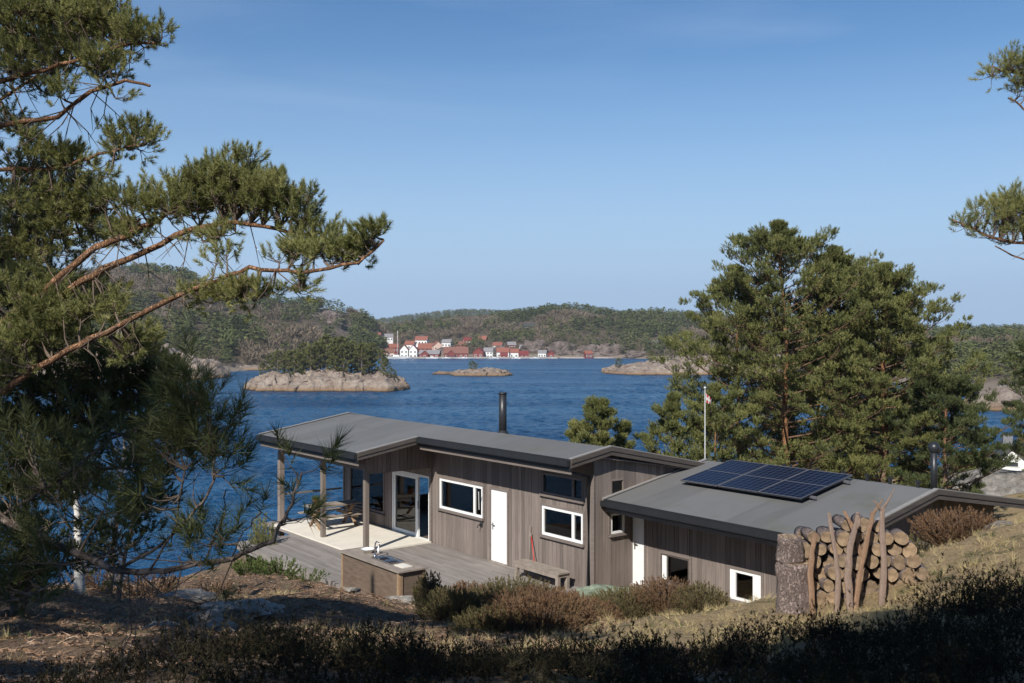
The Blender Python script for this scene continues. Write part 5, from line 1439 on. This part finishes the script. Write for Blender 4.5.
# deck-side shrubs
def shrub(name,px,py,d,h,w_,label,mat,seed,n_=70,nd=(.05,.04,14,.012),cat='shrub',up=.8,group=None):
    r=np.random.default_rng(seed); b=P(px,py,d); b.z=gz(b.x,b.y)
    if name=='heather_bush': h*=1.12
    root=empty(name,b,0,label,cat,group); st=MB(); tp=[];td=[]
    for i in range(n_):
        a=r.uniform(0,6.28); rr_=w_*math.sqrt(r.random()); hh=h*r.uniform(.45,1)*(1-.45*(rr_/w_)**2)
        e=Vector((math.cos(a)*rr_,math.sin(a)*rr_,hh)); s=Vector((e.x*.2,e.y*.2,-.1)); mid=s.lerp(e,.5)+Vector((e.x*.15,e.y*.15,0))
        if i%2==0: st.tube([s,mid,e],[.008,.006,.003],3,cap=False)
        for t in (.35,.55,.75,.9,1.0):
            p=(s.lerp(mid,t*2) if t<.5 else mid.lerp(e,t*2-1)); tp.append(list(p)); dv=(e-s).normalized()*up; td.append([dv.x+r.normal(0,.3),dv.y+r.normal(0,.3),dv.z+.3])
    V=needles(np.array(tp),np.array(td),nd[1],nd[0],nd[2],nd[3],(.3,1.0),r)
    st.build('stems',M['barktwig'],root); np_mesh('foliage',V,tri_idx(V),mat,root); return root
shrub('juniper_bush',263,560,31,1.5,.45,'pointed grey green juniper left of the terrace corner post',M['needM'],61,110,(.07,.06,14,.014))
shrub('leafy_bush',250,575,26.5,.5,.5,'fresh green leafy bush at the left deck edge',M['green'],62,60,(.06,.05,8,.03))
shrub('leafy_bush',278,578,26,.45,.6,'yellow green low bush right of the fresh green one by the deck',M['green'],63,60,(.06,.05,8,.03))
for k_,(a_,b_,c_) in enumerate([(215,668,8.2),(262,664,8.6),(180,674,7.6)]): shrub('leafy_bush',a_,b_,c_,.28,.3,['russet green sprigs at the bottom left below the pale slabs','second tuft of russet green sprigs right of the bottom left one','lowest green sprig tuft near the bottom left edge'][k_],M['heather'],160+k_,60,(.045,.04,10,.007))
shrub('leafy_bush',305,585,25.5,.3,.6,'low green sprigs along the deck edge near the counter',M['green'],64,40,(.05,.04,8,.025))
HB='brown heather bushes in front of the cabin'
for i,(px,py,d,h,w_,lab) in enumerate([(430,612,20.5,.75,.35,'dark upright heather bush right of the outdoor counter'),(470,622,19,.58,.7,'left bush of the large rusty heather mound below the bench'),(515,627,18.3,.66,1.0,'tallest middle of the large rusty heather mound'),
        (560,634,17.3,.55,.8,'right bush of the large rusty heather mound'),(625,610,20.5,.5,.8,'low heather in front of the green rock'),(665,607,20.5,.7,.8,'heather bush under the first annex window'),(700,607,20,.65,.6,'heather bush between the two annex windows'),
        (590,620,19,.45,.6,'low heather between the rusty mound and green rock'),(490,640,15.5,.4,.6,'small heather tuft before the rusty mound'),(535,640,15.8,.6,.9,'front heather swell of the large rusty mound'),(450,632,17.5,.5,.6,'low left front heather swell of the rusty mound'),(960,545,17,.55,.8,'straggly dark bush under the annex gable'),(915,530,18.5,.8,.7,'dark brown bush behind the firewood pile'),(985,535,18.5,.6,.6,'shaded bush beside the grey boulder')]):
    shrub('heather_bush',px,py,d,h,w_,lab,M['heather' if i%2 else 'heathergreen'],70+i,int(560*w_/.8),(.035,.06,18,.013),group=HB)

# --------------------------------------------------------- ground cover
def cover_pts(nn, x0,x1,y0,y1, cond, seed):
    r=np.random.default_rng(seed); X=r.uniform(x0,x1,nn); Y=r.uniform(y0,y1,nn)
    k=np.array([cond(a,b) for a,b in zip(X,Y)]); X=X[k];Y=Y[k]
    return np.stack([X,Y,gzs(X,Y)],1), r
def infr(x,y): return y>2 and abs(x)/y < .56
def notcab(x,y):
    lx,ly=local_xy(x,y); return not(-14.2<lx<6.9 and -4.9<ly<8.3) or (lx>-2.8 and ly<-3.0) or (lx>0 and ly<.9)
def hcond(x,y):
    if not infr(x,y): return False
    px,_=to_px((x,y,0)); 
    edge = np.interp(px,[0,200,300,400,540,620,720,820,870,930,970,1024],[4.6,4.9,7.0,6.3,7.2,6.5,7.6,7.2,6.4,7.8,9.0,10.2])
    dn = fbm(x,y,1.6,3,4.4)
    return y < edge+dn*.9 and fbm(x,y,.8,3,8.8) > -.6
pts,r=cover_pts(7500,-8,8,3.3,13,hcond,91)
tp=[];td=[]
cl=[]
for k in range(150):
    y_=r.uniform(3.8,11.5); x_=r.uniform(-.56,.56)*y_
    if hcond(x_,y_-.5): cl.append((x_,y_,r.uniform(.25,.75),r.uniform(.06,.26)*(1.7 if x_>.33*y_ else 1)))
cl=np.array(cl)
for p in pts:
    q_=1-((cl[:,0]-p[0])**2+(cl[:,1]-p[1])**2)/cl[:,2]**2
    dome=max(0,float((np.sqrt(np.maximum(q_,0))*cl[:,3]).max()))
    h=(.05+dome)*r.uniform(.7,1.15)
    if dome<.02 and r.random()<.5: continue
    for s_ in range(8):
        a=r.uniform(0,6.28); sp_=r.uniform(0,.6); d=np.array([math.cos(a)*sp_,math.sin(a)*sp_,1]); d/=np.linalg.norm(d); b=p+np.array([r.normal(0,.07),r.normal(0,.07),-.02])
        hh=h*r.uniform(.45,1.1)
        for t in np.linspace(.3,1,4): tp.append(b+d*hh*t+r.normal(0,.01,3)); td.append(d+r.normal(0,.3,3))
V=needles(np.array(tp),np.array(td),.03,.026,8,.006,(.3,1.2),r)
tag(np_mesh('heather',V,tri_idx(V),M['heatherdark']),'dark heather clumps covering the shaded near slope','heather',kind='stuff')
# dry grass
def gcond(x,y):
    if not infr(x,y) or not notcab(x,y): return False
    q=fbm(x,y,1.5,3,2.7)
    return (x>-1.0+q*2 and y<21) or (q>.25 and y<24)
pts,r=cover_pts(30000,-12,12,6,24,gcond,92)
kk=np.array([fbm(a,b,.35,3,7.7) for a,b in pts[:,:2]]); pts=pts[kk>-.12]; kk=kk[kk>-.12]
d=np.stack([r.normal(0,.7,len(pts)),r.normal(0,.7,len(pts)),np.full(len(pts),.6)],1)
V=np.concatenate([needles(pts[kk<=.25],d[kk<=.25],.02,.09,6,.006,(.2,1.1),r),needles(pts[kk>.25],d[kk>.25],.02,.18,9,.006,(.1,.8),r)])
tag(np_mesh('dry_grass',V,tri_idx(V),M['straw']),'straw coloured dry grass on the sunny slope before the log pile','grass',kind='stuff')
pts,r=cover_pts(1500,-10,10,8,22,lambda x,y: gcond(x,y) and fbm(x,y,1.0,3,12.7)>.3,93)
d=np.stack([r.normal(0,.3,len(pts)),r.normal(0,.3,len(pts)),np.full(len(pts),.8)],1)
V=needles(pts,d,.02,.1,9,.006,(.2,.8),r)
tag(np_mesh('green_grass',V,tri_idx(V),M['green']),'small patches of fresh green grass on the slope','grass',kind='stuff')
# litter: twigs, cones, wood chips lying flat
pts,r=cover_pts(48000,-12,6,5,25,lambda x,y: infr(x,y) and notcab(x,y) and x<1.5+fbm(x,y,2,3,5)*2,94)
pts[:,2]+=.015
d=np.stack([r.normal(0,1,len(pts)),r.normal(0,1,len(pts)),r.normal(0.05,.12,len(pts))],1)
V=needles(pts,d,.01,.10,2,.016,(.0,.3),r)
tag(np_mesh('litter',V,tri_idx(V),M['litter']),'twigs, bark chips and brown needles lying on the slope','litter',kind='stuff')
tb=MB(); 
for i in range(130):
    px=random.uniform(60,520); dd_=random.uniform(9,22); x=(px-CX)/F*dd_; z=gz(x,dd_)+.03
    a=random.uniform(0,6.28); l_=random.uniform(.15,.7); e=(x+math.cos(a)*l_,dd_+math.sin(a)*l_); z2=gz(*e)+.03+random.uniform(0,.08)
    tb.tube([(x,dd_,z),((x+e[0])/2,(dd_+e[1])/2,(z+z2)/2+.03),(e[0],e[1],z2)],[.010,.008,.004],4,cap=False)
tag(tb.build('fallen_twigs',M['barktwig']),'fallen pine twigs scattered on the left slope','twigs',kind='stuff')

# ------------------------------------------------------ near trees at left
LA=[([(-150,150,9),(-40,92,9),(20,77,9),(70,62,8.9),(120,46,8.9),(160,42,8.9)],.05,.012),
    ([(-150,70,9),(-20,22,9),(60,2,9),(110,-8,9)],.045,.012),
    ([(-150,190,9),(-30,135,9),(0,126,9),(58,117,8.9),(92,92,8.8),(125,80,8.8),(150,86,8.8)],.055,.012),
    ([(-150,230,9.2),(0,171,9.2),(63,167,9.1),(97,155,9.0),(135,145,9)],.045,.01),
    ([(-150,290,9.4),(0,240,9.4),(50,225,9.4),(100,210,9.4)],.045,.012),
    ([(-150,440,8.8),(-50,360,8.8),(46,291,8.7),(87,252,8.6),(121,237,8.6),(150,225,8.6),(180,205,8.6)],.075,.02),
    ([(-150,450,8.8),(20,340,8.8),(80,281,8.7),(130,258,8.6),(190,229,8.5),(235,222,8.4),(290,232,8.4),(330,240,8.4)],.075,.012),
    ([(-150,470,8.4),(0,392,8.4),(70,348,8.4),(106,332,8.3),(160,305,8.2),(208,284,8.1),(250,268,8.0),(300,272,8.0),(358,263,8.0),(384,240,8.0)],.06,.010)]
BA=[(60,18,72,26,445,9),(140,38,26,16,121,8.9),(112,68,34,16,135,8.9),(35,55,42,24,202,9),(20,-5,60,22,270,9),(85,100,34,10,48,8.8),(110,22,30,18,108,9),
    (125,140,28,14,148,9),(85,162,42,9,108,9.1),(30,152,40,13,121,9.1),(35,205,50,26,310,9.3),(90,200,34,20,148,9.3),(20,250,50,34,310,9.3),(75,235,30,18,108,9.3),
    (165,205,46,20,283,8.6),(215,192,46,24,391,8.5),(255,198,38,22,270,8.5),(292,210,26,17,148,8.4),(236,163,16,10,48,8.5),(275,178,12,9,37,8.5),(128,238,30,12,81,8.6),(108,192,12,22,48,8.6),(318,240,26,13,135,8.4),
    (350,256,28,9,121,8.1),(372,243,13,10,62,8.0),(300,256,26,10,108,8.1),(222,262,18,7,29,8.2),(200,298,26,9,48,8.2),(252,298,40,9,148,8.1),(225,240,36,8,67,8.4),(290,290,20,8,48,8.1),
    (90,310,50,22,202,8.6),(40,330,46,34,310,8.7),(130,345,36,18,121,8.5),(30,290,36,20,148,8.8),(10,360,40,30,175,8.5)]
bx=gz(-6.2,9.0)
directed_pine('near_pine',(-6.2,9.0,bx),LA,BA,'large near pine reaching its sunlit branches across the upper left','pine tree',seed=3,dead=200,ctuft=10,
    trunk=([(-6.2,9,bx-.3),(-6.1,9,16),(-6.0,9,18),(-6.1,9,20.6)],[.2,.17,.14,.08]))
LD=[([(-150,120,11),(0,100,11),(60,60,11)],.05,.01),([(-150,60,11),(0,30,11),(80,15,11)],.05,.01),([(-150,220,11),(0,180,11),(70,190,11)],.05,.01),([(-150,300,11),(0,250,11),(90,230,11)],.05,.01),([(-150,330,11),(0,300,11),(60,290,11)],.05,.01)]
BD=[(45,30,70,38,700,11),(20,75,44,30,260,11),(100,45,30,26,120,11),(20,130,34,14,90,11),(50,175,50,14,160,11),(40,215,66,26,460,11),(90,235,40,20,160,11),(20,265,50,30,360,11),(70,300,50,22,260,11),(10,320,46,30,260,11)]
xd=-9.2; zd=gz(xd,11)
directed_pine('dark_pine',(xd,11,zd),LD,BD,'dark shaded pine filling the upper left corner behind the sunlit one','pine tree',needle=(.06,.08,44,.007),mat=M['needShade'],seed=9,dref=11,ctuft=11,dead=80,
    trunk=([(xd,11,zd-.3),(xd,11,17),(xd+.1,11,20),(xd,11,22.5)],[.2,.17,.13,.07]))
b=gp(18,13.2)
LB=[([(24,560,13.2),(26,480,13.2),(30,400,13.2),(34,330,13.2)],.10,.05),([(28,450,13.2),(90,425,13.0),(150,400,12.8)],.035,.01),([(28,430,13.2),(-40,400,13)],.03,.01),
    ([(26,500,13.2),(90,470,13),(150,465,12.6),(185,455,12.4)],.03,.01),([(28,400,13.2),(90,370,13),(150,350,12.8)],.03,.01),([(24,530,13.2),(80,520,12.8),(130,510,12.6)],.025,.01),([(24,570,13.2),(70,560,12.9),(120,550,12.6)],.02,.008),([(150,465,12.6),(190,440,12.5)],.01,.006)]
BB=[(20,390,70,46,1196,13),(105,390,54,40,936,12.8),(90,440,66,30,676,12.8),(10,460,50,46,780,13),(60,490,56,26,442,12.8),(160,415,34,40,442,12.6),(160,380,26,26,286,12.6),(150,470,30,20,130,12.6),(10,530,36,26,286,13),(60,350,60,20,416,13.1),(60,560,60,16,260,13),(120,530,40,20,200,12.8),(10,580,40,20,200,13),(150,500,30,22,160,12.6),(185,440,22,24,120,12.5)]
directed_pine('shaded_pine',b,LB,BB,'dense shaded pine with dark trunk low in the left corner','pine tree',needle=(.06,.09,36,.010),mat=M['needShade'],seed=4,dref=13,ctuft=10,limbmat=M['bark'],
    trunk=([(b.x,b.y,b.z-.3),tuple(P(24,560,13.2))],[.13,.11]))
LC=[([(-120,470,3.4),(0,517,3.2),(66,547,3.05),(113,571,2.95),(166,571,2.9),(232,557,2.85),(272,541,2.8),(289,512,2.78),(298,484,2.75)],.026,.0035),
    ([(118,571,2.95),(160,545,2.9),(192,515,2.85),(210,490,2.8),(216,455,2.78)],.010,.003),([(0,517,3.2),(60,480,3.1),(110,440,3.0),(160,420,2.95),(205,400,2.85)],.011,.003),
    ([(150,570,2.9),(178,520,2.85),(185,470,2.8)],.006,.003),([(205,562,2.87),(222,520,2.85),(226,490,2.85)],.005,.002),([(66,547,3.05),(60,580,3.0),(20,600,2.9)],.008,.003),([(232,557,2.85),(245,530,2.82),(262,512,2.8)],.004,.002)]
BC=[(188,398,22,14,22,2.8),(208,430,14,24,26,2.78),(222,468,10,22,16,2.8),(175,445,28,28,30,2.85),(125,440,40,30,26,3.0),(85,485,50,34,30,3.1),(25,470,44,44,40,3.2),(50,550,44,20,26,3.05),(300,472,4,4,6,2.75),(170,500,26,20,14,2.85),(8,590,36,16,26,2.95),(290,522,7,5,6,2.79),(222,545,24,8,16,2.85),(190,562,26,8,12,2.88)]
directed_pine('near_pine_branch',tuple(P(-120,470,3.4)),LC,BC,'closest dark pine bough with long needles hanging across the lower left','pine bough',needle=(.062,.06,46,.0026),mat=M['needShade'],seed=5,dref=4,ctuft=2,twig=.0022,limbmat=M['bark'],dead=70)
# birch with white trunk
def birch(px,d,label,seed,hpx=260,r0=.07,lean=.06,mat=None):
    rnd=random.Random(seed); b=gp(px,d); root=empty('birch_tree',b,0,label,'birch tree'); H_=hpx/F*d
    pts=[Vector((lean*H_*(i/7)**1.3+rnd.uniform(-.03,.03),rnd.uniform(-.03,.03),-.2+(H_+.2)*i/7)) for i in range(8)]
    m=MB(); m.tube(pts,[r0*(1.15-i/7) +.005 for i in range(8)],10,wob=.1); m.build('trunk',mat or M['birch'],root)
    t=MB()
    for k in range(34):
        f=rnd.uniform(.2,.98)*7; i=min(int(f),6); s=pts[i].lerp(pts[i+1],f-i); a=rnd.uniform(0,6.28); l_=rnd.uniform(.4,1.1)*H_*.2
        dv=Vector((math.cos(a),math.sin(a),rnd.uniform(.5,1.3))).normalized(); e=s+dv*l_; t.tube([s,s+dv*l_*.5+Vector((0,0,-.02)),e],[.014,.009,.004],4,cap=False)
        for q_ in range(4):
            g_=rnd.uniform(.3,1); s2=s.lerp(e,g_); d2_=(dv+Vector((rnd.uniform(-1,1),rnd.uniform(-1,1),rnd.uniform(-.5,.5)))).normalized(); t.tube([s2,s2+d2_*l_*.35],[.005,.002],3,cap=False)
    t.build('branches',M['barktwig'],root); return root
birch(80,17,'birch with bright white trunk behind the dark boughs at left',81,150,.085,-.05)
birch(108,18,'thin dark birch just right of the white trunk',82,150,.05,.12,M['bark'])
birch(118,17.5,'slender leaning birch farthest right of the small birch group',83,130,.04,.2,M['bark'])
birch(30,18,'thin grey birch standing left of the white one',84,150,.045,-.1,M['bark'])
for i,(px,py,d,h,w_,lab) in enumerate([(20,600,16,.6,.8,'bush of green undergrowth at the far left edge'),(95,592,18.5,.6,.6,'bush at the foot of the birches'),(150,590,19,.5,.6,'bush on the crest right of the birches'),(215,588,20,.5,.5,'small bush on the crest nearest the deck')]):
    shrub('undergrowth_bush',px,py,d,h,w_,lab,M['heather'] if i else M['green'],90+i,90,(.04,.05,12,.012))

# ------------------------------------------------------ near pine at right
LR=[([(1180,150,13),(1100,105,13),(1050,85,13),(1010,72,13),(992,66,13)],.06,.01),([(1180,160,13),(1080,125,13),(1030,112,13),(1008,98,13)],.04,.01),
    ([(1180,300,12.5),(1100,262,12.5),(1050,248,12.5),(1000,240,12.5),(965,226,12.5),(952,220,12.5)],.06,.01),([(1180,310,12.5),(1080,275,12.5),(1030,262,12.5),(995,246,12.5)],.04,.008)]
BR=[(1010,68,18,12,90,13),(1040,75,34,20,300,13),(995,75,8,14,30,13),(1080,85,40,28,360,13),(1022,95,14,8,30,13),
    (1000,214,24,13,165,12.5),(1030,215,30,22,360,12.5),(970,226,16,8,60,12.5),(1075,225,40,32,450,12.5),(1010,235,24,10,90,12.5),(1130,200,40,60,450,12.5)]
x=P(1185,0,12.8).x; bz=gz(x,12.8)
directed_pine('edge_pine',(x,12.8,bz),LR,BR,'pine outside the right edge with two green boughs reaching in','pine tree',needle=(.06,.08,40,.0055),seed=6,dref=12,ctuft=10,dead=60,
    trunk=([(x,12.8,bz-.3),(x,12.8,16),(x+.1,12.8,18.5),(x,12.8,21.5)],[.18,.16,.13,.07]))

# pines behind and beside the viewpoint: they cast the shade on the near slope
for i,(x,y,h,rc) in enumerate([(-9.8,1.4,12,2.7),(-11.5,5.5,8.5,2.8),(-13,-8,13,3.2),(-9.5,-7,13,3.2),(-6,-8.5,14,3.2),(-2.8,-7.2,14,3.2),(.6,-8,14,3.2),(4.5,-7,11,3.2),(-4.4,-11,15.5,3.2),(-1,-11.5,15.5,3.2)]):
    pine('pine_tree',(x,y,gz(x,y)),h,rc,'pine standing behind the viewpoint, outside the photo',120+i,nl=48,z0=.3,tufts=9,sub=7,needle=(.2,.2,12,.03),group='pines behind the viewpoint',mat=M['needD'])

scene.cycles.max_bounces = 6; scene.cycles.transparent_max_bounces = 8
scene.cycles.caustics_reflective = False; scene.cycles.caustics_refractive = False
